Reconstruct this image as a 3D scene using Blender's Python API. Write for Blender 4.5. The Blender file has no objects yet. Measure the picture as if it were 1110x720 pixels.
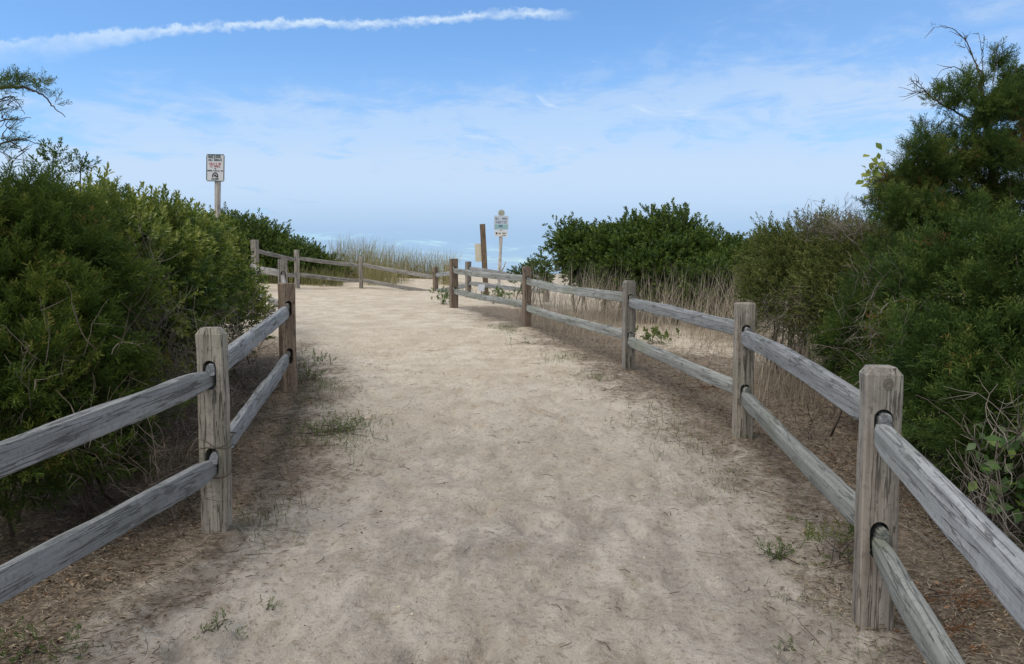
import bpy, bmesh, math, random
import numpy as np
from mathutils import Vector, Matrix
R = math.radians
random.seed(7)
SC = bpy.context.scene
COL = SC.collection

# ------------------------------------------------------------------ camera, light, exposure
F = 838.0                       # focal length in pixels of the 1110-wide photograph
EYE = 1.55
PITCH = math.atan(64 / F)
cam_d = bpy.data.cameras.new('camera')
cam = bpy.data.objects.new('camera', cam_d)
COL.objects.link(cam)
cam.location = (0, 0, EYE)
cam.rotation_euler = (math.pi / 2 - PITCH, 0, 0)
cam_d.sensor_width = 36
cam_d.lens = 36 * F / 1110
cam_d.clip_start = 0.05
cam_d.clip_end = 20000
SC.camera = cam

SUN_EL, SUN_AZ = 60.0, 238.0     # azimuth clockwise from +Y, in degrees: high, behind the camera and to the left
sd = bpy.data.lights.new('sun', 'SUN')
sd.energy = 2.4
sd.angle = R(42)
sd.color = (1.0, 0.91, 0.79)
sun = bpy.data.objects.new('sun', sd)
COL.objects.link(sun)
sx, sy, sz = (math.sin(R(SUN_AZ)) * math.cos(R(SUN_EL)), math.cos(R(SUN_AZ)) * math.cos(R(SUN_EL)), math.sin(R(SUN_EL)))
sun.rotation_euler = Vector((sx, sy, sz)).to_track_quat('Z', 'Y').to_euler()
SC.view_settings.view_transform = 'Standard'
SC.view_settings.look = 'None'
SC.view_settings.gamma = 1
SC.view_settings.use_curve_mapping = False
SC.view_settings.exposure = 0.08


def ray(px, py):
    """direction through a photograph pixel, scaled to one metre of depth along +Y"""
    c, s = math.cos(PITCH), math.sin(PITCH)
    u, v = (px - 555) / F, (360 - py) / F
    d = np.array([u, c + s * v, -s + c * v])
    return d / d[1]


def at(px, py, d):
    r = ray(px, py) * d
    return np.array([r[0], r[1], r[2] + EYE])


# ------------------------------------------------------------------ node helpers
class NT:
    def __init__(self, tree):
        self.t = tree

    def new(self, typ, **kw):
        n = self.t.nodes.new(typ)
        for k, v in kw.items():
            setattr(n, k, v)
        return n

    def link(self, a, b):
        self.t.links.new(a, b)

    def put(self, sock, v):
        if v is None:
            return
        if hasattr(v, 'is_linked') or isinstance(v, bpy.types.NodeSocket):
            self.t.links.new(v, sock)
        else:
            sock.default_value = v

    def m(self, op, a, b=None, c=None, clamp=False):
        n = self.new('ShaderNodeMath', operation=op, use_clamp=clamp)
        for i, v in enumerate((a, b, c)):
            self.put(n.inputs[i], v)
        return n.outputs[0]

    def sstep(self, v, lo, hi, tlo=0.0, thi=1.0):
        n = self.new('ShaderNodeMapRange', interpolation_type='SMOOTHSTEP')
        self.put(n.inputs['Value'], v)
        n.inputs['From Min'].default_value = lo
        n.inputs['From Max'].default_value = hi
        n.inputs['To Min'].default_value = tlo
        n.inputs['To Max'].default_value = thi
        return n.outputs[0]

    def noise(self, vec, scale, detail=4, rough=0.55, dist=0.0):
        n = self.new('ShaderNodeTexNoise')
        self.put(n.inputs['Vector'], vec)
        n.inputs['Scale'].default_value = scale
        n.inputs['Detail'].default_value = detail
        n.inputs['Roughness'].default_value = rough
        n.inputs['Distortion'].default_value = dist
        return n.outputs[0]

    def mix(self, f, a, b, mode='MIX'):
        n = self.new('ShaderNodeMix', data_type='RGBA', blend_type=mode)
        self.put(n.inputs[0], f)
        self.put(n.inputs[6], a if not isinstance(a, tuple) else (*a, 1)[:4])
        self.put(n.inputs[7], b if not isinstance(b, tuple) else (*b, 1)[:4])
        return n.outputs[2]

    def ramp(self, f, stops):
        n = self.new('ShaderNodeValToRGB')
        self.put(n.inputs[0], f)
        e = n.color_ramp.elements
        while len(e) < len(stops):
            e.new(0.5)
        for el, (p, c) in zip(e, stops):
            el.position = p
            el.color = (*c, 1)
        return n.outputs[0]

    def vmap(self, vec, scale=(1, 1, 1), loc=(0, 0, 0)):
        n = self.new('ShaderNodeMapping')
        self.put(n.inputs['Vector'], vec)
        n.inputs['Scale'].default_value = scale
        self.put(n.inputs['Location'], loc)
        return n.outputs[0]

    def xyz(self, x, y, z):
        n = self.new('ShaderNodeCombineXYZ')
        for i, v in enumerate((x, y, z)):
            self.put(n.inputs[i], v)
        return n.outputs[0]

    def bump(self, h, strength=0.5, dist=0.01):
        n = self.new('ShaderNodeBump')
        n.inputs['Strength'].default_value = strength
        n.inputs['Distance'].default_value = dist
        self.put(n.inputs['Height'], h)
        return n.outputs[0]


# ------------------------------------------------------------------ sky
def build_world():
    w = bpy.data.worlds.new('World')
    SC.world = w
    w.use_nodes = True
    t = w.node_tree
    t.nodes.clear()
    n = NT(t)
    out = n.new('ShaderNodeOutputWorld')
    bg = n.new('ShaderNodeBackground')
    bg.inputs['Strength'].default_value = 0.1
    n.link(bg.outputs[0], out.inputs[0])
    sky = n.new('ShaderNodeTexSky', sky_type='NISHITA')
    sky.sun_disc = False
    sky.sun_elevation = R(SUN_EL)
    sky.sun_rotation = R(SUN_AZ)
    sky.altitude = 0
    sky.air_density = 1.0
    sky.dust_density = 0.3
    sky.ozone_density = 3.0
    tc = n.new('ShaderNodeTexCoord')
    d = tc.outputs['Generated']
    sep = n.new('ShaderNodeSeparateXYZ')
    n.link(d, sep.inputs[0])
    X, Y, Z = sep.outputs
    front = n.sstep(Y, 0.15, 0.4)
    yy = n.m('MAXIMUM', Y, 0.05)
    a = n.m('DIVIDE', X, yy)                 # tangent of the azimuth
    e = n.m('DIVIDE', Z, yy)                 # tangent of the height
    zc = n.m('ADD', n.m('MAXIMUM', Z, 0.0), 0.09)
    cx, cy = n.m('DIVIDE', X, zc), n.m('DIVIDE', Y, zc)
    p = n.xyz(cx, cy, 0.0)
    # thin layered veil seen in perspective
    v1 = n.noise(n.vmap(p, (0.75, 0.85, 1), (3.1, 1.7, 0)), 1.0, 7, 0.60, 0.7)
    v2 = n.noise(n.vmap(p, (2.6, 2.0, 1), (8.3, 2.2, 0)), 1.0, 8, 0.66, 0.8)
    v3 = n.noise(n.vmap(n.xyz(a, e, 0.0), (8, 27, 1), (1.2, 4.4, 0)), 1.0, 8, 0.66, 0.6)
    band = n.m('MULTIPLY', n.sstep(e, 0.02, 0.13), n.sstep(e, 0.31, 0.19))
    # the veil rises toward the right of the path
    right = n.sstep(a, 0.02, 0.55)
    high = n.m('MULTIPLY', right, n.sstep(e, 0.16, 0.26))
    base = n.m('ADD', n.m('MULTIPLY', band, 0.62), n.m('MULTIPLY', high, 0.42))
    base = n.m('ADD', base, n.m('MULTIPLY', n.sstep(e, 0.20, 0.05), 0.85))
    mixn = n.m('ADD', n.m('MULTIPLY', v1, 0.40), n.m('ADD', n.m('MULTIPLY', v2, 0.38), n.m('MULTIPLY', v3, 0.22)))
    th = n.m('SUBTRACT', n.m('ADD', mixn, n.m('MULTIPLY', base, 0.20)), 0.60)
    clump = n.sstep(th, -0.06, 0.07)
    veil = n.m('ADD', n.m('MULTIPLY', base, 0.36), n.m('MULTIPLY', clump, n.m('ADD', n.m('MULTIPLY', base, 0.62), 0.10)))
    veil = n.m('MULTIPLY', n.m('MINIMUM', n.m('MAXIMUM', veil, 0.03), 1.0), 0.94)
    # small bright wisps
    ws = n.noise(n.vmap(n.xyz(a, e, 0.0), (9, 30, 1), (5.2, 0.4, 0)), 1.0, 6, 0.65, 0.8)
    wm = n.m('MULTIPLY', n.sstep(ws, 0.60, 0.76), n.m('MULTIPLY', n.sstep(e, 0.10, 0.2), n.sstep(e, 0.33, 0.24)))
    wm = n.m('MULTIPLY', wm, n.m('MULTIPLY', n.sstep(a, -0.2, 0.02), n.sstep(a, 0.36, 0.12)))
    # contrail
    pts = [(-20, 50), (60, 43), (120, 36.5), (200, 31), (270, 27), (340, 25), (400, 26), (450, 23), (510, 17.5), (560, 14.5), (620, 15.5), (680, 12)]
    ae = [(ray(x, y)[0], ray(x, y)[2]) for x, y in pts]
    a0, a1, e0, e1 = -0.8, 0.4, 0.2, 0.4
    fc = n.new('ShaderNodeFloatCurve')
    cv = fc.mapping.curves[0]
    pl = [((q[0] - a0) / (a1 - a0), (q[1] - e0) / (e1 - e0)) for q in ae]
    cv.points[0].location = pl[0]
    cv.points[1].location = pl[-1]
    for q in pl[1:-1]:
        cv.points.new(*q)
    fc.mapping.update()
    n.put(fc.inputs['Value'], n.m('DIVIDE', n.m('SUBTRACT', a, a0), a1 - a0))
    ec = n.m('ADD', n.m('MULTIPLY', fc.outputs[0], e1 - e0), e0)
    q1 = n.noise(n.vmap(n.xyz(a, e, 0.0), (60, 70, 1)), 1.0, 5, 0.62)
    q2 = n.noise(n.vmap(n.xyz(a, e, 0.0), (17, 26, 1), (2, 7, 0)), 1.0, 5, 0.6)
    off = n.m('SUBTRACT', e, ec)
    off = n.m('ADD', off, n.m('MULTIPLY', n.m('SUBTRACT', q1, 0.5), 0.024))
    # wider and looser toward the old (left) end
    old = n.sstep(a, -0.40, -0.60)
    up_w = 0.0075
    tr_up = n.sstep(off, up_w, 0.001)
    lo_w = n.m('ADD', n.m('MULTIPLY', old, 0.022), 0.008)
    tr_lo = n.m('SUBTRACT', 1.0, n.m('DIVIDE', n.m('MAXIMUM', n.m('MULTIPLY', off, -1.0), 0.0), lo_w), None, True)
    trail = n.m('MULTIPLY', tr_up, tr_lo)
    trail = n.m('MULTIPLY', trail, n.sstep(q2, 0.30, 0.62, 0.22, 1.0))
    trail = n.m('MULTIPLY', trail, n.m('SUBTRACT', 1.0, n.m('MULTIPLY', old, 0.45)))
    trail = n.m('MULTIPLY', trail, n.m('MULTIPLY', n.sstep(a, 0.095, 0.03), front))
    # colours: the physical sky, then cloud lit by the sun on top of it
    skyc = n.mix(1.0, sky.outputs[0], (1.14, 1.50, 1.80, 1), 'MULTIPLY')
    cloud = (4.5, 6.2, 8.7, 1)
    low = (3.1, 4.85, 7.4, 1)
    cc = n.mix(n.sstep(e, 0.05, 0.13), low, cloud)
    cc = n.mix(n.m('MULTIPLY', clump, n.sstep(e, 0.02, 0.13, 0.12, 0.85)), cc, (5.7, 7.1, 9.0, 1))
    c = n.mix(veil, skyc, cc)
    c = n.mix(n.m('MULTIPLY', wm, 0.5), c, (7.6, 8.6, 9.7, 1))
    c = n.mix(n.m('MULTIPLY', trail, 0.72), c, (7.6, 8.9, 9.9, 1))
    # unseen broken cloud overhead and behind, added to soften and whiten the light
    rear = n.m('MAXIMUM', n.sstep(Z, 0.42, 0.68), n.sstep(Y, 0.45, 0.1))
    cover = n.sstep(n.noise(n.vmap(d, (2.2, 2.2, 2.2), (4, 1, 7)), 1.0, 5, 0.6), 0.30, 0.55, 0.35, 0.95)
    c = n.mix(n.m('MULTIPLY', rear, cover), c, (6.0, 6.0, 5.9, 1))
    n.link(c, bg.inputs['Color'])


build_world()


# ------------------------------------------------------------------ numpy noise
def _h(ix, iy, iz, seed):
    h = (ix * 374761393 + iy * 668265263 + iz * 2147483647 + seed * 1442695041) & 0xFFFFFFFF
    h = ((h ^ (h >> 13)) * 1274126177) & 0xFFFFFFFF
    h = h ^ (h >> 16)
    return (h & 0xFFFF) / 65535.0


def vnoise(x, y, z=0.0, seed=0):
    x, y, z = np.broadcast_arrays(np.asarray(x, float), np.asarray(y, float), np.asarray(z, float))
    ix, iy, iz = np.floor(x).astype(np.int64), np.floor(y).astype(np.int64), np.floor(z).astype(np.int64)
    fx, fy, fz = x - ix, y - iy, z - iz
    fx, fy, fz = [f * f * (3 - 2 * f) for f in (fx, fy, fz)]
    r = 0
    for dx in (0, 1):
        for dy in (0, 1):
            for dz in (0, 1):
                w = (fx if dx else 1 - fx) * (fy if dy else 1 - fy) * (fz if dz else 1 - fz)
                r = r + w * _h(ix + dx, iy + dy, iz + dz, seed)
    return r * 2 - 1


def fbm(x, y, z=0.0, seed=0, o=4):
    r, a, s = 0, 1.0, 1.0
    for k in range(o):
        r = r + a * vnoise(np.asarray(x) * s, np.asarray(y) * s, np.asarray(z) * s, seed + k)
        a *= 0.5
        s *= 2.03
    return r / 1.9


# ------------------------------------------------------------------ terrain height
def smooth(a, b, v):
    t = np.clip((v - a) / (b - a), 0, 1)
    return t * t * (3 - 2 * t)


YK = [-40, 24, 26.5, 29.0, 35, 50, 80, 110, 130, 30000]
ZK = [-1.844, 1.106, 1.19, 1.20, 1.50, -0.2, -0.9, -1.2, -1.9, -1.9]


def gz0(x, y):
    """large shape of the dune crossing"""
    x, y = np.asarray(x, float), np.asarray(y, float)
    z = np.interp(y, YK, ZK)
    z = z + 0.30 * np.exp(-(((x + 9.2) / 2.6) ** 2 + ((y - 22.0) / 2.6) ** 2))       # dune at the far left
    z = z + 0.20 * np.exp(-((x + 5) / 5.0) ** 2 - ((y - 26.0) / 1.6) ** 2)           # bank behind the far fence
    z = z + 0.16 * smooth(2.6, 5.5, x - 0.08 * y) * smooth(30, 12, y)                # right shoulder
    z = z + 0.12 * smooth(2.2, 4.5, -x - 0.1 * y) * smooth(20, 8, y)                 # left shoulder
    return z


def gz(x, y):
    x, y = np.asarray(x, float), np.asarray(y, float)
    near = smooth(45, 20, y)
    z = gz0(x, y) + near * (0.030 * fbm(x * 0.9, y * 0.9, 0, 11, 3) + 0.012 * fbm(x * 4.5, y * 4.5, 0, 21, 3))
    return z


def ground_px(px, py):
    lo, hi = 0.8, 60.0
    for _ in range(60):
        mid = (lo + hi) / 2
        p = at(px, py, mid)
        if p[2] > float(gz0(p[0], p[1])):
            lo = mid
        else:
            hi = mid
    p = at(px, py, lo)
    return p


LEFT_EDGE = [(20, 760), (90, 705), (210, 640), (275, 600), (325, 545), (362, 500), (372, 455), (352, 405), (330, 370), (322, 345), (300, 335)]
RIGHT_EDGE = [(1010, 790), (925, 715), (872, 650), (820, 560), (752, 500), (684, 440), (620, 398), (560, 368), (505, 342), (478, 331)]
LE = np.array([ground_px(*q)[:2] for q in LEFT_EDGE])
RE = np.array([ground_px(*q)[:2] for q in RIGHT_EDGE])
LE = np.vstack([[LE[0, 0] - 0.2, -6], LE])
RE = np.vstack([[RE[0, 0] + 0.1, -6], RE])


def litter_mask(x, y):
    """0 on the trodden sand, 1 where leaves and needles cover it"""
    xl = np.interp(y, LE[:, 1], LE[:, 0])
    xr = np.interp(y, RE[:, 1], RE[:, 0])
    wob = 0.42 * fbm(x * 1.5, y * 1.5, 0, 5, 4) + 0.22 * fbm(x * 6, y * 6, 0, 6, 3)
    wdt = 0.42 + 0.02 * y
    l = smooth(-wdt, wdt * 1.6, xl - x + wob) * smooth(13.0, 11.0, y)
    r = smooth(-wdt, wdt * 1.9, x - xr + wob) * smooth(18.5, 16.5, y) * (1 - smooth(7.5, 10.5, y) * smooth(.9, 2.2, x - xr) * np.clip(.75 + .8 * fbm(x * .8, y * .8, 0, 8, 3), 0, 1))
    return np.clip(np.maximum(l, r), 0, 1)


# ------------------------------------------------------------------ mesh helpers
def tag(o, label=None, cat=None, group=None, kind=None):
    if label:
        o['label'] = label
    if cat:
        o['category'] = cat
    if group:
        o['group'] = group
    if kind:
        o['kind'] = kind
    return o


def empty(name, loc, label=None, cat=None, group=None):
    o = bpy.data.objects.new(name, None)
    o.empty_display_size = 0.2
    o.location = tuple(float(v) for v in loc)
    COL.objects.link(o)
    return tag(o, label, cat, group)


def link_mesh(name, me, mat, parent=None, world=True):
    o = bpy.data.objects.new(name, me)
    COL.objects.link(o)
    if mat:
        me.materials.append(mat)
    if parent is not None:
        o.parent = parent
        if world:
            p = parent
            off = Vector((0, 0, 0))
            while p is not None:
                off += p.location
                p = p.parent
            o.location = -off
    return o


def np_mesh(name, V, T, tint=None, smooth_=False, attr='tint'):
    """triangle mesh from numpy arrays"""
    me = bpy.data.meshes.new(name)
    V = np.ascontiguousarray(V, dtype=np.float32)
    T = np.ascontiguousarray(T, dtype=np.int32)
    k = T.shape[1]
    me.vertices.add(len(V))
    me.vertices.foreach_set('co', V.ravel())
    me.loops.add(T.size)
    me.loops.foreach_set('vertex_index', T.ravel())
    me.polygons.add(len(T))
    me.polygons.foreach_set('loop_start', np.arange(0, T.size, k, dtype=np.int32))
    if smooth_:
        me.polygons.foreach_set('use_smooth', np.ones(len(T), dtype=bool))
    if tint is not None:
        at_ = me.attributes.new(attr, 'FLOAT', 'POINT')
        at_.data.foreach_set('value', np.ascontiguousarray(tint, dtype=np.float32))
    me.update()
    me.validate()
    return me


class Acc:
    def __init__(self):
        self.V, self.T, self.C, self.n = [], [], [], 0

    def add(self, V, T, C):
        self.V.append(V)
        self.T.append(np.asarray(T) + self.n)
        self.C.append(C)
        self.n += len(V)

    def mesh(self, name, smooth_=False):
        return np_mesh(name, np.vstack(self.V), np.vstack(self.T), np.concatenate(self.C), smooth_)


def tube(acc, P, rad, sides=4, tint=0.5):
    """tapered tube through points P (n,3) with radii rad (n)"""
    P = np.asarray(P, float)
    n = len(P)
    rad = np.broadcast_to(np.asarray(rad, float), (n,))
    tg = np.gradient(P, axis=0)
    tg /= np.linalg.norm(tg, axis=1)[:, None] + 1e-9
    ref = np.array([0.31, 0.22, 0.92])
    u = np.cross(tg, ref)
    bad = np.linalg.norm(u, axis=1) < 0.15
    u[bad] = np.cross(tg[bad], [1, 0, 0])
    u /= np.linalg.norm(u, axis=1)[:, None]
    v = np.cross(tg, u)
    an = np.arange(sides) / sides * 2 * math.pi
    V = (P[:, None] + rad[:, None, None] * (np.cos(an)[None, :, None] * u[:, None] + np.sin(an)[None, :, None] * v[:, None])).reshape(-1, 3)
    T = []
    for i in range(n - 1):
        for j in range(sides):
            a, b = i * sides + j, i * sides + (j + 1) % sides
            T += [(a, b, b + sides), (a, b + sides, a + sides)]
    for j in range(1, sides - 1):
        T.append((0, j + 1, j))
        o = (n - 1) * sides
        T.append((o, o + j, o + j + 1))
    acc.add(V, T, np.full(len(V), tint))


# ------------------------------------------------------------------ materials
def new_mat(name):
    m = bpy.data.materials.new(name)
    m.use_nodes = True
    t = m.node_tree
    t.nodes.clear()
    n = NT(t)
    out = n.new('ShaderNodeOutputMaterial')
    return m, n, out


def principled(n, out, color, rough=0.8, spec=0.3, normal=None):
    b = n.new('ShaderNodeBsdfPrincipled')
    n.put(b.inputs['Base Color'], (*color, 1) if isinstance(color, tuple) else color)
    n.put(b.inputs['Roughness'], rough)
    b.inputs['Specular IOR Level'].default_value = spec
    if normal is not None:
        n.put(b.inputs['Normal'], normal)
    n.link(b.outputs[0], out.inputs[0])
    return b


def leaf_mat(name, stops, trans=0.25, gloss=0.12, rough=0.45, tcol=(0.16, 0.24, 0.03)):
    m, n, out = new_mat(name)
    at_ = n.new('ShaderNodeAttribute', attribute_name='tint')
    c = n.ramp(at_.outputs['Fac'], stops)
    d = n.new('ShaderNodeBsdfPrincipled')
    n.put(d.inputs['Base Color'], c)
    d.inputs['Roughness'].default_value = rough
    d.inputs['Specular IOR Level'].default_value = gloss
    t = n.new('ShaderNodeBsdfTranslucent')
    n.put(t.inputs['Color'], n.mix(0.5, c, tcol))
    mx = n.new('ShaderNodeMixShader')
    mx.inputs[0].default_value = trans
    n.link(d.outputs[0], mx.inputs[1])
    n.link(t.outputs[0], mx.inputs[2])
    n.link(mx.outputs[0], out.inputs[0])
    return m


def stalk_mat(name, stops, rough=0.9):
    m, n, out = new_mat(name)
    at_ = n.new('ShaderNodeAttribute', attribute_name='tint')
    principled(n, out, n.ramp(at_.outputs['Fac'], stops), rough, 0.15)
    return m


def wood_mat(name, dark, mid, light, axis, moss=0.0, warm=None, warm_amt=0.0, crk=0.75):
    m, n, out = new_mat(name)
    tc = n.new('ShaderNodeTexCoord')
    oi = n.new('ShaderNodeObjectInfo')
    rnd = oi.outputs['Random']
    shift = n.xyz(n.m('MULTIPLY', rnd, 37.0), n.m('MULTIPLY', rnd, 91.0), n.m('MULTIPLY', rnd, 53.0))
    va = n.new('ShaderNodeVectorMath', operation='ADD')
    n.link(tc.outputs['Object'], va.inputs[0])
    n.link(shift, va.inputs[1])
    p = va.outputs[0]
    sl = 2.2
    st = 70.0
    sc = (sl, st, st) if axis == 'X' else (st, st, sl)
    grain = n.noise(n.vmap(p, sc), 1.0, 5, 0.65, 0.25)
    sc2 = (0.9, 16, 16) if axis == 'X' else (16, 16, 0.9)
    streak = n.noise(n.vmap(p, sc2), 1.0, 5, 0.6, 0.15)
    blotch = n.noise(p, 5.0, 4, 0.6)
    c = n.ramp(grain, [(0.22, dark), (0.48, mid), (0.78, light)])
    c = n.mix(n.m('MULTIPLY', n.sstep(streak, 0.42, 0.66), 0.5), c, tuple(v * 1.25 for v in light))
    c = n.mix(n.m('MULTIPLY', n.sstep(streak, 0.40, 0.24), 0.32), c, tuple(v * 0.75 for v in dark))
    # fine drying checks running with the grain
    sc3 = (1.4, 34, 34) if axis == 'X' else (34, 34, 1.4)
    ck = n.noise(n.vmap(p, sc3, (4, 9, 2)), 1.0, 3, 0.5, 0.12)
    crack = n.m('MULTIPLY', n.sstep(n.m('ABSOLUTE', n.m('SUBTRACT', ck, 0.5)), 0.022, 0.006), n.sstep(blotch, 0.36, 0.52))
    c = n.mix(n.m('MULTIPLY', crack, crk), c, tuple(v * 0.28 for v in dark))
    sc5 = (26, 5, 5) if axis == 'X' else (5, 5, 26)
    tick = n.noise(n.vmap(p, sc5, (1, 3, 8)), 1.0, 4, 0.7, 0.4)
    c = n.mix(n.m('MULTIPLY', n.sstep(tick, 0.62, 0.72), 0.30), c, tuple(v * 0.8 for v in dark))
    spot = n.noise(p, 46, 4, 0.7)
    c = n.mix(n.m('MULTIPLY', n.sstep(spot, 0.50, 0.66), 0.50), c, tuple(v * 0.9 for v in dark))
    # knots
    sc4 = (2.6, 7, 7) if axis == 'X' else (7, 7, 2.6)
    vo = n.new('ShaderNodeTexVoronoi')
    n.put(vo.inputs['Vector'], n.vmap(p, sc4))
    vo.inputs['Scale'].default_value = 1.0
    kn = n.sstep(vo.outputs['Distance'], 0.17, 0.10)
    ring = n.m('MULTIPLY', kn, n.sstep(n.m('SINE', n.m('MULTIPLY', vo.outputs['Distance'], 130.0)), -0.6, 0.8, 0.45, 1.0))
    sepc = n.new('ShaderNodeSeparateColor')
    n.link(vo.outputs['Color'], sepc.inputs[0])
    kn = n.m('MULTIPLY', ring, n.m('GREATER_THAN', sepc.outputs[0], 0.62))
    c = n.mix(n.m('MULTIPLY', kn, 0.8), c, tuple(v * 0.42 for v in dark))
    if moss > 0:
        c = n.mix(n.m('MULTIPLY', n.sstep(n.noise(n.vmap(p, (1.5, 3, 3), (7, 1, 5)), 1.0, 4, 0.6), 0.45, 0.68), moss), c, (0.145, 0.17, 0.10))
    if warm:
        c = n.mix(n.m('MULTIPLY', n.sstep(n.noise(n.vmap(p, (3, 3, 1.2) if axis == 'Z' else (1.2, 3, 3), (2, 6, 3)), 1.0, 3, 0.5), 0.36, 0.62), warm_amt), c, warm)
    stain = n.noise(n.vmap(p, (1, 1, 1), (5, 8, 1)), 3.2, 5, 0.65, 0.3)
    c = n.mix(n.m('MULTIPLY', n.sstep(stain, 0.52, 0.68), 0.35), c, tuple(v * 0.9 for v in dark))
    hsv = n.new('ShaderNodeHueSaturation')
    n.put(hsv.inputs['Value'], n.m('ADD', n.m('MULTIPLY', rnd, 0.26), 0.86))
    n.put(hsv.inputs['Color'], c)
    h = n.m('ADD', n.m('MULTIPLY', grain, 0.6), n.m('MULTIPLY', crack, -1.2))
    h = n.m('ADD', h, n.m('MULTIPLY', streak, 0.7))
    principled(n, out, hsv.outputs[0], 0.78, 0.35, n.bump(h, 0.9, 0.008))
    return m


def flat_mat(name, col, rough=0.6, spec=0.3, vary=0.08, scale=30):
    m, n, out = new_mat(name)
    tc = n.new('ShaderNodeTexCoord')
    f = n.noise(tc.outputs['Object'], scale, 4, 0.6)
    c = n.mix(f, tuple(v * (1 - vary) for v in col), tuple(min(1, v * (1 + vary)) for v in col))
    principled(n, out, c, rough, spec)
    return m


def sand_mat():
    m, n, out = new_mat('sand')
    geo = n.new('ShaderNodeNewGeometry')
    p = geo.outputs['Position']
    at_ = n.new('ShaderNodeAttribute', attribute_name='litter')
    lit = at_.outputs['Fac']
    big = n.noise(p, 0.55, 4, 0.55)
    mid = n.noise(p, 2.6, 6, 0.62, 0.15)
    blot = n.noise(n.vmap(p, (1, 0.45, 1), (3, 5, 0)), 5.5, 6, 0.65, 0.15)
    fine = n.noise(p, 60, 5, 0.65)
    grit = n.noise(p, 260, 3, 0.6)
    sepp = n.new('ShaderNodeSeparateXYZ')
    n.link(p, sepp.inputs[0])
    # foreground shade put into the colour: greyer and darker near, paler towards the beach
    fary = n.sstep(n.m('ADD', sepp.outputs[1], n.m('MULTIPLY', n.m('SUBTRACT', mid, 0.5), 6.0)), 3.2, 11.0)
    near_c = n.mix(n.sstep(blot, 0.36, 0.66), (0.350, 0.320, 0.284), (0.520, 0.485, 0.438))
    near_c = n.mix(n.m('MULTIPLY', n.sstep(mid, 0.50, 0.64), 0.62), near_c, (0.225, 0.213, 0.197))
    far_c = n.mix(n.sstep(mid, 0.34, 0.66), (0.54, 0.475, 0.38), (0.69, 0.635, 0.545))
    trk = n.noise(n.vmap(p, (2.3, 0.22, 1), (1, 6, 3)), 1.0, 5, 0.65, 0.3)
    near_c = n.mix(n.m('MULTIPLY', n.sstep(trk, 0.50, 0.68), 0.42), near_c, (0.255, 0.238, 0.215))
    near_c = n.mix(n.m('MULTIPLY', n.sstep(trk, 0.46, 0.34), 0.40), near_c, (0.55, 0.50, 0.435))
    c = n.mix(fary, near_c, far_c)
    c = n.mix(n.m('MULTIPLY', n.sstep(big, 0.42, 0.66), 0.35), c, (0.50, 0.43, 0.335))
    # small trodden bits and stains
    c = n.mix(n.m('MULTIPLY', n.sstep(fine, 0.60, 0.72), 0.38), c, (0.13, 0.10, 0.075))
    c = n.mix(n.m('MULTIPLY', n.sstep(grit, 0.62, 0.72), 0.30), c, (0.62, 0.56, 0.48))
    c = n.mix(n.m('MULTIPLY', n.sstep(grit, 0.40, 0.30), 0.30), c, (0.12, 0.10, 0.08))
    sc = n.noise(n.vmap(p, (11, 17, 9)), 1.0, 6, 0.75, 0.3)
    c = n.mix(n.m('MULTIPLY', n.sstep(sc, 0.58, 0.70), 0.5), c, (0.15, 0.115, 0.085))
    cr = n.noise(p, 34, 6, 0.75)
    c = n.mix(n.m('MULTIPLY', n.sstep(cr, 0.53, 0.63), 0.55), c, (0.150, 0.120, 0.092))
    c = n.mix(n.m('MULTIPLY', n.sstep(cr, 0.45, 0.33), 0.45), c, (0.58, 0.53, 0.455))
    ft = n.noise(n.vmap(p, (1, .8, 1), (9, 2, 4)), 7.5, 5, 0.7, 0.25)
    c = n.mix(n.m('MULTIPLY', n.sstep(ft, 0.55, 0.66), 0.34), c, (0.27, 0.205, 0.135))
    c = n.mix(n.m('MULTIPLY', n.sstep(ft, 0.43, 0.34), 0.30), c, (0.50, 0.475, 0.44))
    # leaf mould
    lc = n.mix(n.sstep(n.noise(p, 22, 6, 0.7, 0.5), 0.35, 0.66), (0.085, 0.066, 0.052), (0.265, 0.212, 0.162))
    lf = n.m('ADD', lit, n.m('MULTIPLY', n.m('SUBTRACT', n.noise(p, 9, 6, 0.7, 0.5), 0.5), n.m('ADD', n.m('MULTIPLY', n.sstep(lit, 0.0, 0.15), 1.1), 0.0)))
    c = n.mix(n.m('MULTIPLY', n.sstep(lf, 0.16, 0.72), 0.84), c, lc)
    crumb = n.noise(p, 24, 6, 0.72)
    vo = n.new('ShaderNodeTexVoronoi')
    n.put(vo.inputs['Vector'], p)
    vo.inputs['Scale'].default_value = 75
    peb = n.sstep(vo.outputs['Distance'], 0.42, 0.12)
    h = n.m('ADD', n.m('MULTIPLY', mid, 0.5), n.m('MULTIPLY', blot, 0.5))
    h = n.m('ADD', h, n.m('MULTIPLY', crumb, 0.62))
    h = n.m('ADD', h, n.m('MULTIPLY', fine, 0.30))
    h = n.m('ADD', h, n.m('MULTIPLY', peb, 0.07))
    h = n.m('ADD', h, n.m('MULTIPLY', grit, 0.10))
    principled(n, out, c, 0.95, 0.1, n.bump(h, 0.9, 0.040))
    return m


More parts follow.
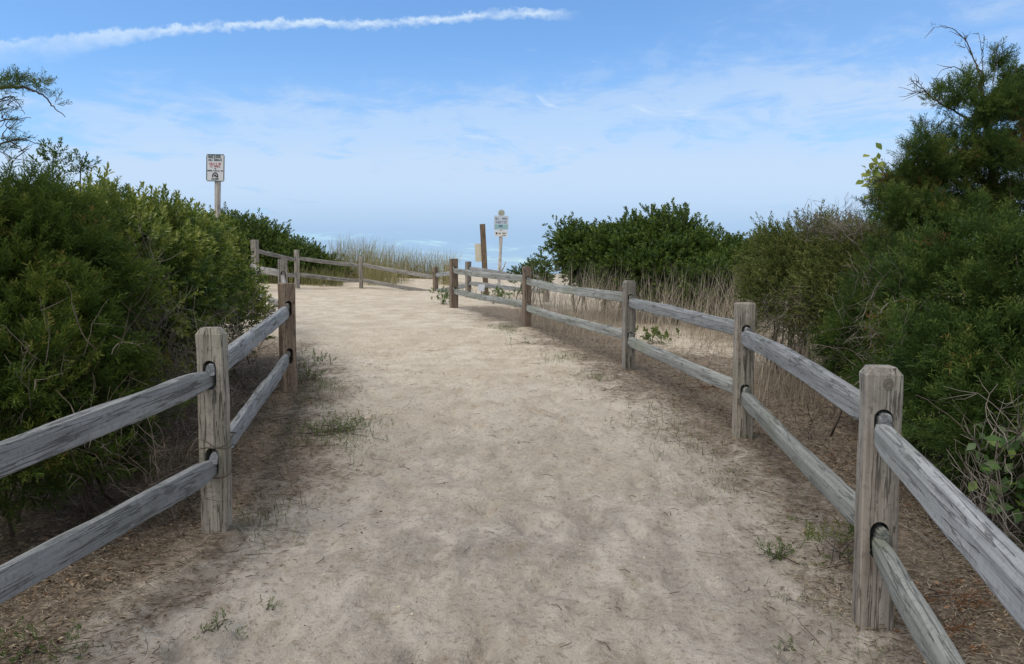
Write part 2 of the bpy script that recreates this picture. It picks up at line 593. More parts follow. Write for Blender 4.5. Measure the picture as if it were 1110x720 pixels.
M_SAND = sand_mat()
M_POST = wood_mat('weathered_post_wood', (0.125, 0.110, 0.092), (0.255, 0.230, 0.195), (0.375, 0.345, 0.30), 'Z', moss=0.30)
M_POST_RED = wood_mat('reddish_post_wood', (0.105, 0.078, 0.060), (0.220, 0.166, 0.126), (0.32, 0.258, 0.200), 'Z')
M_POST_GREY = wood_mat('grey_post_wood', (0.130, 0.122, 0.110), (0.265, 0.250, 0.225), (0.385, 0.366, 0.33), 'Z', warm=(0.22, 0.172, 0.130), warm_amt=0.35)
M_RAIL = wood_mat('weathered_rail_wood', (0.165, 0.176, 0.188), (0.245, 0.260, 0.275), (0.34, 0.357, 0.374), 'X', moss=0.20, crk=0.5)
M_RAIL_MOSS = wood_mat('mossy_rail_wood', (0.145, 0.153, 0.148), (0.225, 0.237, 0.228), (0.32, 0.337, 0.325), 'X', moss=0.45, crk=0.5)
M_RAIL_PALE = wood_mat('pale_rail_wood', (0.14, 0.132, 0.122), (0.25, 0.24, 0.222), (0.36, 0.35, 0.33), 'X')

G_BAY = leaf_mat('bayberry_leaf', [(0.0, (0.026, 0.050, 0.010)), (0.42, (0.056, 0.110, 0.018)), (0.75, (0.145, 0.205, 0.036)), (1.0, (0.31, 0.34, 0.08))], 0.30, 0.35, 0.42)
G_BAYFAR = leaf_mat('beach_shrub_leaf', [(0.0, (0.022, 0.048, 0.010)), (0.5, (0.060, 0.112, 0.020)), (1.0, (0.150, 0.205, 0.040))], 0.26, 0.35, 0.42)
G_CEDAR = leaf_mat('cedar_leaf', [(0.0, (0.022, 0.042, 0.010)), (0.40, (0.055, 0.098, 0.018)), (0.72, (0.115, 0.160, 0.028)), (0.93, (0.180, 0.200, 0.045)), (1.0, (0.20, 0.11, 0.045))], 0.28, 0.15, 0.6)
G_CEDAR2 = leaf_mat('juniper_leaf', [(0.0, (0.024, 0.044, 0.012)), (0.40, (0.050, 0.096, 0.025)), (0.72, (0.108, 0.162, 0.038)), (0.94, (0.175, 0.195, 0.050)), (1.0, (0.22, 0.11, 0.045))], 0.28, 0.15, 0.6)
G_OLIVE = leaf_mat('olive_shrub_leaf', [(0.0, (0.030, 0.045, 0.012)), (0.5, (0.085, 0.110, 0.028)), (1.0, (0.185, 0.195, 0.060))], 0.25, 0.2, 0.5)
G_VINE = leaf_mat('vine_leaf', [(0.0, (0.035, 0.085, 0.022)), (0.5, (0.075, 0.150, 0.035)), (1.0, (0.30, 0.33, 0.06))], 0.35, 0.35, 0.4, (0.3, 0.4, 0.05))
G_WEED = leaf_mat('weed_leaf', [(0.0, (0.045, 0.085, 0.022)), (0.5, (0.085, 0.140, 0.038)), (1.0, (0.19, 0.225, 0.080))], 0.3, 0.2, 0.5)
G_TWIG = stalk_mat('grey_twig', [(0.0, (0.050, 0.040, 0.034)), (0.5, (0.135, 0.115, 0.098)), (1.0, (0.30, 0.275, 0.245))])
G_BARK = stalk_mat('cedar_bark', [(0.0, (0.050, 0.037, 0.030)), (0.5, (0.115, 0.090, 0.074)), (1.0, (0.22, 0.185, 0.16))])
G_DRY = leaf_mat('dry_grass_blade', [(0.0, (0.110, 0.088, 0.068)), (0.5, (0.285, 0.240, 0.185)), (1.0, (0.56, 0.50, 0.41))], 0.25, 0.1, 0.7, (0.35, 0.28, 0.18))
G_BEACH = leaf_mat('beach_grass_blade', [(0.0, (0.085, 0.110, 0.040)), (0.45, (0.190, 0.200, 0.085)), (0.8, (0.36, 0.315, 0.17)), (1.0, (0.46, 0.40, 0.26))], 0.3, 0.15, 0.6, (0.4, 0.38, 0.15))
G_LITTER = leaf_mat('fallen_leaf', [(0.0, (0.055, 0.040, 0.030)), (0.35, (0.140, 0.100, 0.070)), (0.7, (0.260, 0.195, 0.130)), (0.9, (0.40, 0.33, 0.235)), (1.0, (0.24, 0.105, 0.050))], 0.1, 0.15, 0.7, (0.2, 0.12, 0.06))
G_DEAD = leaf_mat('dead_frond', [(0.0, (0.085, 0.042, 0.024)), (0.5, (0.18, 0.090, 0.045)), (1.0, (0.30, 0.18, 0.095))], 0.15, 0.1, 0.7, (0.3, 0.14, 0.05))
M_SHELL = flat_mat('shell_chip', (0.54, 0.48, 0.39), 0.6, 0.3, 0.3, 60)

# ------------------------------------------------------------------ ground, sea
GRID = {}


def surface(x, y):
    """height of the finished ground mesh"""
    x, y = np.broadcast_arrays(np.asarray(x, float), np.asarray(y, float))
    sh = x.shape
    x, y = x.ravel(), y.ravel()
    ys, u, half, Z = GRID['ys'], GRID['u'], GRID['half'], GRID['z']
    fi = np.interp(y, ys, np.arange(len(ys)))
    hv = np.interp(y, ys, half)
    fj = np.interp(x / hv, u, np.arange(len(u)))
    i, j = np.minimum(fi.astype(int), len(ys) - 2), np.minimum(fj.astype(int), len(u) - 2)
    a, b = fi - i, fj - j
    r_ = Z[i, j] * (1 - a) * (1 - b) + Z[i + 1, j] * a * (1 - b) + Z[i, j + 1] * (1 - a) * b + Z[i + 1, j + 1] * a * b
    return r_.reshape(sh)


def build_ground():
    ys = np.concatenate([np.arange(-14, 1.6, 0.3), np.arange(1.6, 8, 0.02), np.arange(8, 30, 0.085), 30 * np.exp(np.arange(0, 6.3, 0.05))])
    nx = 440
    u = np.linspace(-1, 1, nx)
    u = np.sign(u) * (0.72 * np.abs(u) + 0.28 * np.abs(u) ** 3)
    half = 4.6 + 1.0 * np.maximum(ys, 0) + np.maximum(ys - 30, 0) * 1.5
    Xg = u[None, :] * half[:, None]
    Yg = np.repeat(ys[:, None], nx, 1)
    Zg = gz(Xg, Yg)
    lit = litter_mask(Xg, Yg)
    path = 1 - lit
    near = smooth(16, 7, Yg)
    # scuffs and old footprints pressed into the sand
    Zg = Zg + near * (0.009 * fbm(Xg * 9, Yg * 7, 0, 31, 3) + 0.0075 * fbm(Xg * 27, Yg * 24, 0, 41, 2))
    rng = np.random.default_rng(5)
    for _ in range(430):
        y0 = rng.uniform(2.3, 13)
        x0 = rng.uniform(np.interp(y0, LE[:, 1], LE[:, 0]) + 0.1, np.interp(y0, RE[:, 1], RE[:, 0]) - 0.1)
        an = rng.normal(0.15 if y0 > 6 else 0, 0.35)
        i0, i1 = np.searchsorted(ys, [y0 - 0.4, y0 + 0.4])
        dx, dy = Xg[i0:i1] - x0, Yg[i0:i1] - y0
        a = dx * math.cos(an) + dy * math.sin(an)
        b = -dx * math.sin(an) + dy * math.cos(an)
        q = (a / 0.055) ** 2 + (b / 0.14) ** 2
        Zg[i0:i1] += rng.uniform(0.4, 1.0) * (-0.022 * np.exp(-q ** 1.6) + 0.010 * np.exp(-((np.sqrt(q) - 1.35) / 0.35) ** 2))
    Zg = Zg + lit * near * 0.018 * (0.5 + fbm(Xg * 6, Yg * 6, 0, 51, 3))
    # sand banked against the feet of the posts
    for bp in ((945, 685), (804, 482), (681, 402), (571, 357), (492, 334), (236, 580), (313, 430), (308, 362)):
        g = ground_px(*bp)
        i0, i1 = np.searchsorted(ys, [g[1] - .6, g[1] + .6])
        q = np.hypot(Xg[i0:i1] - g[0], Yg[i0:i1] - g[1])
        Zg[i0:i1] += (.040 + .03 * fbm(Xg[i0:i1] * 5, Yg[i0:i1] * 5, 0, 57, 2)) * np.exp(-(q / .17) ** 2)
    GRID.update(ys=ys, u=u, half=half, z=Zg)
    V = np.stack([Xg, Yg, Zg], -1).reshape(-1, 3)
    ny = len(ys)
    i, j = np.meshgrid(np.arange(ny - 1), np.arange(nx - 1), indexing='ij')
    q = (i * nx + j).ravel()
    T = np.stack([q, q + 1, q + nx + 1, q + nx], 1)
    me = np_mesh('ground', V, T, lit.ravel(), True, 'litter')
    o = link_mesh('ground', me, M_SAND)
    tag(o, 'sandy ground of the dune crossing with the trodden path running uphill', None, None, 'structure')
    return o


def build_sea():
    m, n, out = new_mat('sea_water')
    geo = n.new('ShaderNodeNewGeometry')
    w = n.noise(n.vmap(geo.outputs['Position'], (0.25, 0.6, 1)), 1.0, 5, 0.6)
    principled(n, out, (0.07, 0.16, 0.24), 0.25, 0.5, n.bump(w, 0.4, 0.3))
    bm = bmesh.new()
    vs = [bm.verts.new(v) for v in ((-9000, 105, -1.45), (9000, 105, -1.45), (9000, 14000, -1.45), (-9000, 14000, -1.45))]
    bm.faces.new(vs)
    me = bpy.data.meshes.new('sea')
    bm.to_mesh(me)
    o = link_mesh('sea', me, m)
    tag(o, 'sea beyond the beach', None, None, 'structure')


build_ground()
gz = surface
build_sea()


# ------------------------------------------------------------------ fences
HOLES = (0.37, 0.775)      # heights of the two mortises, as a share of the post


def post_mesh(H, w=0.145, d=0.115, seed=0, holes=(0.39, 0.82), dogear=0.045, lean=(0, 0), bury=0.25, angle=0.0):
    """square sawn post: local x runs along the fence, z up; chamfered top, two stadium mortises cut right through"""
    rng = random.Random(seed)
    bm = bmesh.new()
    ch = 0.006
    levels = [-bury] + [H * k / 9 for k in range(0, 10)]
    levels[-1] = H - dogear
    levels.append(H)
    rings = []
    n1 = [rng.uniform(-1, 1) for _ in range(40)]
    for k, z in enumerate(levels):
        ww, dd = w / 2, d / 2
        top = (k == len(levels) - 1)
        if top:
            ww -= dogear * 0.75
            dd -= 0.003
        ww += 0.0015 * n1[k]
        dd += 0.0015 * n1[k + 13]
        ox = lean[0] * z + 0.002 * n1[k + 20]
        oy = lean[1] * z + 0.002 * n1[k + 25]
        pts = [(dd - ch, -ww), (dd, -ww + ch), (dd, ww - ch), (dd - ch, ww), (-dd + ch, ww), (-dd, ww - ch), (-dd, -ww + ch), (-dd + ch, -ww)]
        rings.append([bm.verts.new((x + ox, y + oy, z)) for x, y in pts])
    for a, b in zip(rings[:-1], rings[1:]):
        for j in range(8):
            bm.faces.new((a[j], a[(j + 1) % 8], b[(j + 1) % 8], b[j]))
    bm.faces.new(rings[-1])
    bm.faces.new(list(reversed(rings[0])))
    me = bpy.data.meshes.new('post')
    bm.to_mesh(me)
    bm.free()
    if not holes:
        return me
    cut = bmesh.new()
    for hz in holes:
        hw, hh = 0.034, 0.075
        prof = []
        for k in range(9):
            a = math.pi * k / 8
            prof.append((hw * math.cos(a), hh - hw + hw * math.sin(a)))
        for k in range(9):
            a = math.pi + math.pi * k / 8
            prof.append((hw * math.cos(a), -hh + hw + hw * math.sin(a)))
        A = [cut.verts.new((-0.3, y, hz + z)) for y, z in prof]
        B = [cut.verts.new((0.3, y, hz + z)) for y, z in prof]
        m = len(prof)
        for j in range(m):
            cut.faces.new((A[j], A[(j + 1) % m], B[(j + 1) % m], B[j]))
        cut.faces.new(list(reversed(A)))
        cut.faces.new(B)
    bmesh.ops.recalc_face_normals(cut, faces=cut.faces)
    cme = bpy.data.meshes.new('cutter')
    cut.to_mesh(cme)
    cut.free()
    o1 = bpy.data.objects.new('post', me)
    o2 = bpy.data.objects.new('cutter', cme)
    COL.objects.link(o1)
    COL.objects.link(o2)
    md = o1.modifiers.new('b', 'BOOLEAN')
    md.object = o2
    md.operation = 'DIFFERENCE'
    md.solver = 'EXACT'
    dg = bpy.context.evaluated_depsgraph_get()
    res = bpy.data.meshes.new_from_object(o1.evaluated_get(dg))
    bpy.data.objects.remove(o1)
    bpy.data.objects.remove(o2)
    bpy.data.meshes.remove(cme)
    res.name = 'post'
    return res


def rail_mesh(L, h=0.125, t=0.078, seed=0, bow=0.0, sway=0.0):
    """hewn rail along local x, from 0 to L, both ends whittled to a tenon"""
    rng = random.Random(seed)
    nseg = 44
    prof = [(0.10, 0.50), (0.34, 0.44), (0.50, 0.20), (0.50, -0.42), (0.40, -0.50), (-0.40, -0.50), (-0.50, -0.42), (-0.50, 0.18), (-0.36, 0.43), (-0.12, 0.49)]
    V, T = [], []
    m = len(prof)
    s0 = rng.uniform(0, 90)
    for k in range(nseg + 1):
        s = k / nseg
        s = 0.5 - 0.5 * math.cos(math.pi * s) * (0.35 + 0.65 * abs(math.cos(math.pi * s)) ** 0.5) if 0 < k < nseg else s
        x = s * L
        end = min(x, L - x)
        f = min(1.0, max(0.0, end / 0.30))
        f = f * f * (3 - 2 * f)
        hh = 0.058 + (h - 0.058) * f
        tt = 0.040 + (t - 0.040) * f
        zb = bow * math.sin(math.pi * s) + 0.012 * float(fbm(x * 0.9 + s0, 3.3, 0, seed, 2))
        yb = sway * math.sin(math.pi * s) + 0.012 * float(fbm(x * 0.8 + s0, 8.3, 0, seed + 3, 2))
        tw = 0.22 * float(fbm(x * 0.5 + s0, 1.7, 0, seed + 5, 2))
        for j, (a, b) in enumerate(prof):
            jit = 0.09 * float(vnoise(x * 4 + s0, j * 3.1, 0, seed + 7))
            yy, zz = a * tt * (1 + jit), b * hh * (1 + jit)
            V.append((x, yb + yy * math.cos(tw) - zz * math.sin(tw), zb + yy * math.sin(tw) + zz * math.cos(tw)))
    faces = []
    for k in range(nseg):
        for j in range(m):
            a, b = k * m + j, k * m + (j + 1) % m
            faces.append((a, b, b + m, a + m))
    faces.append(tuple(reversed(range(m))))
    faces.append(tuple(nseg * m + j for j in range(m)))
    me = bpy.data.meshes.new('rail')
    me.from_pydata(V, [], faces)
    bm = bmesh.new()
    bm.from_mesh(me)
    bmesh.ops.recalc_face_normals(bm, faces=bm.faces)
    bm.to_mesh(me)
    bm.free()
    me.update()
    return me


def build_fence(name, label, posts, rails, group=None):
    """posts: dicts with p (x, y), z, H, mat ...; rails: (i, j, level, material, bow, sway)"""
    root = empty(name, (posts[0]['p'][0], posts[0]['p'][1], posts[0]['z']), label, 'fence')
    n = len(posts)
    for i, q in enumerate(posts):
        dirs = []
        if i > 0 and not q.get('start'):
            dirs.append(Vector(q['p']) - Vector(posts[i - 1]['p']))
        if i < n - 1:
            dirs.append(Vector(posts[i + 1]['p']) - Vector(q['p']))
        dv = sum((d.normalized() for d in dirs), Vector((0, 0)))
        ang = math.atan2(dv.y, dv.x) + q.get('turn', 0)
        hs = q.get('holes', (0.39 * q['H'] / 1.05, 0.82 * q['H'] / 1.05))
        q['hz'] = hs
        me = post_mesh(q['H'], q.get('w', 0.132), q.get('d', 0.105), 17 * i + hash_(name), hs, q.get('ear', 0.04), q.get('lean', (0, 0)))
        o = link_mesh('post', me, q.get('mat', M_POST), root, False)
        o.location = Vector((q['p'][0], q['p'][1], q['z'])) - root.location
        o.rotation_euler = (0, 0, ang)
        q['ang'] = ang
        if q.get('label'):
            o['label'] = q['label']
    for k, (i, j, lev, mat, bow, sway) in enumerate(rails):
        A, B = posts[i], posts[j]
        pa = Vector((A['p'][0], A['p'][1], A['z'] + A['hz'][lev] + 0.028))
        pb = Vector((B['p'][0], B['p'][1], B['z'] + B['hz'][lev] - 0.022))
        d = pb - pa
        e = d.normalized() * 0.075
        pa, pb = pa - e, pb + e
        d = pb - pa
        me = rail_mesh(d.length, 0.114, 0.062, 31 * k + hash_(name), bow, sway)
        o = link_mesh('rail', me, mat, root, False)
        o.location = pa - root.location
        o.rotation_euler = (0, -math.asin(d.z / d.length), math.atan2(d.y, d.x))
    return root


def hash_(s):
    return sum(ord(c) * (i + 3) for i, c in enumerate(s)) % 997


def P(px, top, base, **kw):
    g = ground_px(px, base)
    t = at(px, top, g[1])
    z = float(gz0(g[0], g[1])) - 0.01
    return dict(p=(float(g[0]), float(g[1])), z=z, H=float(t[2] - z), **kw)


def PD(px, top, dist, **kw):
    x = at(px, top, dist)
    z = float(gz0(x[0], x[1])) - 0.01
    return dict(p=(float(x[0]), float(dist)), z=z, H=float(x[2] - z), **kw)


def PW(x, y, H, **kw):
    return dict(p=(x, y), z=float(gz0(x, y)) - 0.01, H=H, **kw)


R1 = P(945, 397, 685, mat=M_POST_GREY, ear=0.03, lean=(0, 0), w=0.132, d=0.105)
right_posts = [
    PW(R1['p'][0] - 0.70, R1['p'][1] - 2.90, 1.02),
    R1,
    P(804, 328, 482, mat=M_POST, ear=0.012),
    P(681, 304, 402, mat=M_POST_GREY, ear=0.03),
    P(571, 289, 357, mat=M_POST_RED, ear=0.02),
    P(492, 280.5, 334, mat=M_POST_RED, ear=0.01, d=0.14, w=0.16),
]
rr = []
for i in range(5):
    for lev in (0, 1):
        mat = M_RAIL if (lev == 1 and i in (0, 1, 2)) else M_RAIL_MOSS
        bow = {(1, 1): 0.045, (0, 1): 0.0, (1, 0): 0.0, (2, 1): 0.015}.get((i, lev), -0.015)
        rr.append((i, i + 1, lev, mat, bow, {(1, 1): 0.03}.get((i, lev), 0.0)))
FENCE_R = build_fence('split_rail_fence', 'weathered two rail wooden fence along the right side of the sandy path', right_posts, rr)

# the ringed knot high on the nearest right post
kp = [o for o in FENCE_R.children if o.name.startswith('post')][1]
V_, T_ = [], []
for k, (rad_, dx_) in enumerate(((.024, .002), (.021, -.0025), (.016, -.0012), (.012, -.0035), (.007, -.002))):
    for j in range(16):
        a = 2 * math.pi * j / 16
        V_.append((dx_, rad_ * math.cos(a) * .9, rad_ * math.sin(a)))
for k in range(4):
    for j in range(16):
        a, b = k * 16 + j, k * 16 + (j + 1) % 16
        T_.append((a, b, b + 16, a + 16))
T_.append(tuple(range(64, 80)))
me = bpy.data.meshes.new('knot')
me.from_pydata(V_, [], T_)
kn_ = link_mesh('knot', me, flat_mat('knot_wood', (0.15, 0.135, 0.115), .8, .2, .35, 90), kp, False)
kn_.location = (-.053, -.012, R1['H'] - .062)

left_posts = [
    PW(-1.93, 1.05, 1.05, holes=(0.40, 0.765)),
    P(236, 355, 580, mat=M_POST, ear=0.035, w=0.132, d=0.098),
    P(313, 307, 430, mat=M_POST_RED, ear=0.008, w=0.135, d=0.135, turn=0.30),
    P(308, 281, 362, mat=M_POST_GREY, ear=0.0, w=0.14),
    PD(262, 271, 16.8, mat=M_POST_GREY),
]
lr = []
for i in range(4):
    for lev in (0, 1):
        mat = M_RAIL if i < 2 else M_RAIL_PALE
        lr.append((i, i + 1, lev, mat, 0.01 if i == 0 and lev else -0.01, 0.0))
FENCE_L = build_fence('split_rail_fence', 'weathered two rail wooden fence in front of the hedge left of the path', left_posts, lr)

far_posts = [
    PD(276, 260, 20.8, mat=M_POST_GREY, ear=0.01, w=0.16, d=0.14),
    PD(321.5, 271, 22.4, mat=M_POST_GREY, ear=0.01),
    PD(391, 278, 23.2, mat=M_POST_GREY, ear=0.03),
    PD(472, 289.5, 22.2, mat=M_POST_RED, ear=0.02),
    PD(507.5, 283.5, 20.2, mat=M_POST_GREY, ear=0.01),
    PD(592, 294, 18.6, mat=M_POST_GREY, ear=0.01),
]
for q in far_posts[1:4]:
    q['holes'] = (q['H'] - 0.72, q['H'] - 0.26)
fr = []
for i in range(5):
    for lev in (0, 1):
        fr.append((i, i + 1, lev, M_RAIL_PALE if i < 3 else M_RAIL, -0.015, 0.0))
FENCE_F = build_fence('split_rail_fence', 'distant grey two rail fence crossing the top of the path below beach grass', far_posts, fr)


# ------------------------------------------------------------------ foliage templates
def kite(base, d, nrm, L, W, wide=0.55, fold=0.25):
    """one leaf: four points folded along its midrib"""
    d = d / (np.linalg.norm(d) + 1e-9)
    s = np.cross(d, nrm)
    s /= np.linalg.norm(s) + 1e-9
    up = np.cross(s, d)
    m = base + d * L * wide
    return np.array([base, m + s * W / 2 + up * fold * W, base + d * L, m - s * W / 2 + up * fold * W])


KT = np.array([[0, 1, 2], [0, 2, 3]])


def sprig_leafy(rng, n=13, L=0.13, leaf=(0.040, 0.058), width=0.36, tipbias=1.0):
    V, T, C = [], [], []
    for k in range(n):
        t = (k + 0.5) / n
        t = t ** (1 / (1 + 0.5 * tipbias))
        az = k * 2.4 + rng.uniform(-0.4, 0.4)
        el = R(rng.uniform(18, 50)) + t * 0.45
        d = np.array([math.cos(az) * math.cos(el), math.sin(az) * math.cos(el), math.sin(el)])
        b = np.array([rng.normal(0, .004), rng.normal(0, .004), t * L])
        ll = rng.uniform(*leaf) * (1.0 - 0.25 * abs(t - 0.6))
        V.append(kite(b, d, np.array([0, 0, 1.0]) + rng.normal(0, .25, 3), ll, ll * width, 0.6))
        T.append(KT + 4 * k)
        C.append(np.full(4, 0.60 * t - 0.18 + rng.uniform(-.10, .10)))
    return np.vstack(V), np.vstack(T), np.concatenate(C)


def sprig_cedar(rng, L=0.17, n=15, w=0.0062, spread=0.85):
    """feathery plume of scale-leaf twigs"""
    V, T, C = [], [], []

    def put(b, d, l, ww, c):
        V.append(kite(b, d, rng.normal(0, 1, 3), l, ww, 0.45, 0.1))
        T.append(KT + 4 * len(T))
        C.append(np.full(4, c))
    put(np.zeros(3), np.array([0, 0, 1.0]), L, w * 1.1, 0.0)
    for k in range(n):
        t = 0.08 + 0.84 * k / n
        az = k * 2.4 + rng.uniform(-.5, .5)
        el = R(rng.uniform(28, 58))
        d = np.array([math.cos(az) * math.cos(el) * spread, math.sin(az) * math.cos(el) * spread, math.sin(el)])
        b = np.array([0, 0, t * L])
        l = L * (0.40 - 0.22 * t) * rng.uniform(0.75, 1.25)
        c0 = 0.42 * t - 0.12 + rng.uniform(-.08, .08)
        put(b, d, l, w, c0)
        for s in (0.35, 0.62):
            d2 = d + rng.normal(0, .42, 3) * np.array([1, 1, .7]) + np.array([0, 0, .25])
            put(b + d / np.linalg.norm(d) * l * s, d2, l * 0.5, w * 0.85, c0 + 0.06)
    return np.vstack(V), np.vstack(T), np.concatenate(C)


_r0 = np.random.default_rng(3)
TP_BAY = [sprig_leafy(_r0) for _ in range(6)]
TP_SMALL = [sprig_leafy(_r0, 14, 0.12, (0.022, 0.036), 0.34) for _ in range(6)]
TP_ROUND = [sprig_leafy(_r0, 11, 0.16, (0.055, 0.080), 0.5) for _ in range(6)]
TP_CEDAR = [sprig_cedar(_r0) for _ in range(7)]
TP_WISP = [sprig_cedar(_r0, 0.13, 8, 0.006, 0.8) for _ in range(5)]


def frames(D, rng):
    """rotation matrices taking +z to each direction, with a random roll"""
    D = D / (np.linalg.norm(D, axis=1)[:, None] + 1e-9)
    r = rng.normal(size=D.shape)
    u = np.cross(D, r)
    u /= np.linalg.norm(u, axis=1)[:, None] + 1e-9
    v = np.cross(D, u)
    return np.stack([u, v, D], -1)


def place(acc, temps, Pn, D, S, C, rng):
    M = frames(D, rng)
    pick = rng.integers(0, len(temps), len(Pn))
    for k, (V, T, c) in enumerate(temps):
        s = np.nonzero(pick == k)[0]
        if not len(s):
            continue
        W = np.einsum('nij,vj->nvi', M[s], V) * S[s][:, None, None] + Pn[s][:, None]
        TT = (T[None] + (np.arange(len(s)) * len(V))[:, None, None]).reshape(-1, 3)
        CC = (c[None] + C[s][:, None]).ravel()
        acc.add(W.reshape(-1, 3), TT, np.clip(CC, 0, 1))


class Lobe:
    """a rounded mass of a crown"""
    def __init__(self, px, py, d, rx, ry, rd=None):
        self.c = at(px, py, d)
        k = d / F
        self.r = np.array([rx * k, rd if rd else 0.5 * (rx + ry) * k, ry * k])


def sample(lobes, n, rng, seed, thick=0.35, rough=0.22, zlow=None, back=0.45):
    """clump centres and outward directions on the joined surface of the lobes"""
    area = np.array([l.r[0] * l.r[2] + l.r[1] * l.r[2] + l.r[0] * l.r[1] for l in lobes])
    pk = rng.choice(len(lobes), n * 3, p=area / area.sum())
    C = np.array([l.c for l in lobes])
    Rr = np.array([l.r for l in lobes])
    d = rng.normal(size=(n * 3, 3))
    d /= np.linalg.norm(d, axis=1)[:, None]
    f = 1 + rough * fbm(d[:, 0] * 2.3 + pk * 7.7, d[:, 1] * 2.3, d[:, 2] * 2.3, seed, 3) * 1.4
    dep = 1 - thick * rng.random(n * 3) ** 1.7
    p = C[pk] + Rr[pk] * d * (f * dep)[:, None]
    nr = d / Rr[pk]
    nr /= np.linalg.norm(nr, axis=1)[:, None]
    ok = np.ones(len(p), bool)
    for k in range(len(lobes)):
        q = np.linalg.norm((p - C[k]) / Rr[k], axis=1)
        ok &= (pk == k) | (q > 0.72)
    g = gz(p[:, 0], p[:, 1])
    ok &= p[:, 2] > g + 0.06
    to = np.array([0, 0, EYE]) - p
    to /= np.linalg.norm(to, axis=1)[:, None]
    facing = (nr * to).sum(1)
    ok &= (facing > -0.35) | (rng.random(len(p)) < back)
    if zlow is not None:
        hgt = p[:, 2] - g
        keep = np.clip((hgt - zlow[0]) / (zlow[1] - zlow[0]), zlow[2], 1)
        ok &= rng.random(len(p)) < keep
    i = np.nonzero(ok)[0][:n]
    return p[i], nr[i], dep[i]


def crown(name, root, mat, temps, lobes, clumps, per, clump_r, seed, size=(0.8, 1.25), up=0.55, thick=0.35, rough=0.22, zlow=None, tint=(0.32, 0.17), dead=0.0, back=0.45, fan=0.42, inner=0, bumpy=0.10):
    rng = np.random.default_rng(seed)
    p, nr, dep = sample(lobes, clumps, rng, seed, thick, rough, zlow, back)
    n = len(p)
    rs = np.mean([l.r.mean() for l in lobes])
    p = p + nr * (rs * bumpy * rng.normal(0, 1, n))[:, None]
    D0 = nr + np.array([0, 0, up]) + rng.normal(0, .28, (n, 3))
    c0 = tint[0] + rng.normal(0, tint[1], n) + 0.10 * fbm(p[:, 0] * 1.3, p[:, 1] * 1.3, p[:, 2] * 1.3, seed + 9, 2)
    if dead:
        c0 = np.where(rng.random(n) < dead, 1.3, c0)
    off = rng.normal(0, 1, (n, per, 3)) * clump_r
    Dn = D0 / np.linalg.norm(D0, axis=1)[:, None]
    # sprigs of one clump fan out from a common shoot
    PP = (p[:, None] + off * 0.8 + Dn[:, None] * (rng.random((n, per, 1)) - 0.35) * clump_r * 2.0).reshape(-1, 3)
    DD = (Dn[:, None] + off / clump_r * fan).reshape(-1, 3)
    SS = rng.uniform(*size, n * per)
    CC = np.repeat(c0, per) + rng.normal(0, .07, n * per)
    acc = Acc()
    place(acc, temps, PP, DD, SS, CC, rng)
    if inner:
        # inner sprigs tinted dark: shade inside the crown put into leaf colour
        q, qn, _ = sample(lobes, inner, rng, seed, 0.3, rough, zlow, 0.3)
        q = q - qn * (0.22 * rs)
        m_ = len(q)
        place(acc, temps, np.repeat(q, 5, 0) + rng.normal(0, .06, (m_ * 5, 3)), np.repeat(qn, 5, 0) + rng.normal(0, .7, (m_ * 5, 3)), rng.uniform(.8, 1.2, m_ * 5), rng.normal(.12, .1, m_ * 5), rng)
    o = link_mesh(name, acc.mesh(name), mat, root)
    return p, nr, o


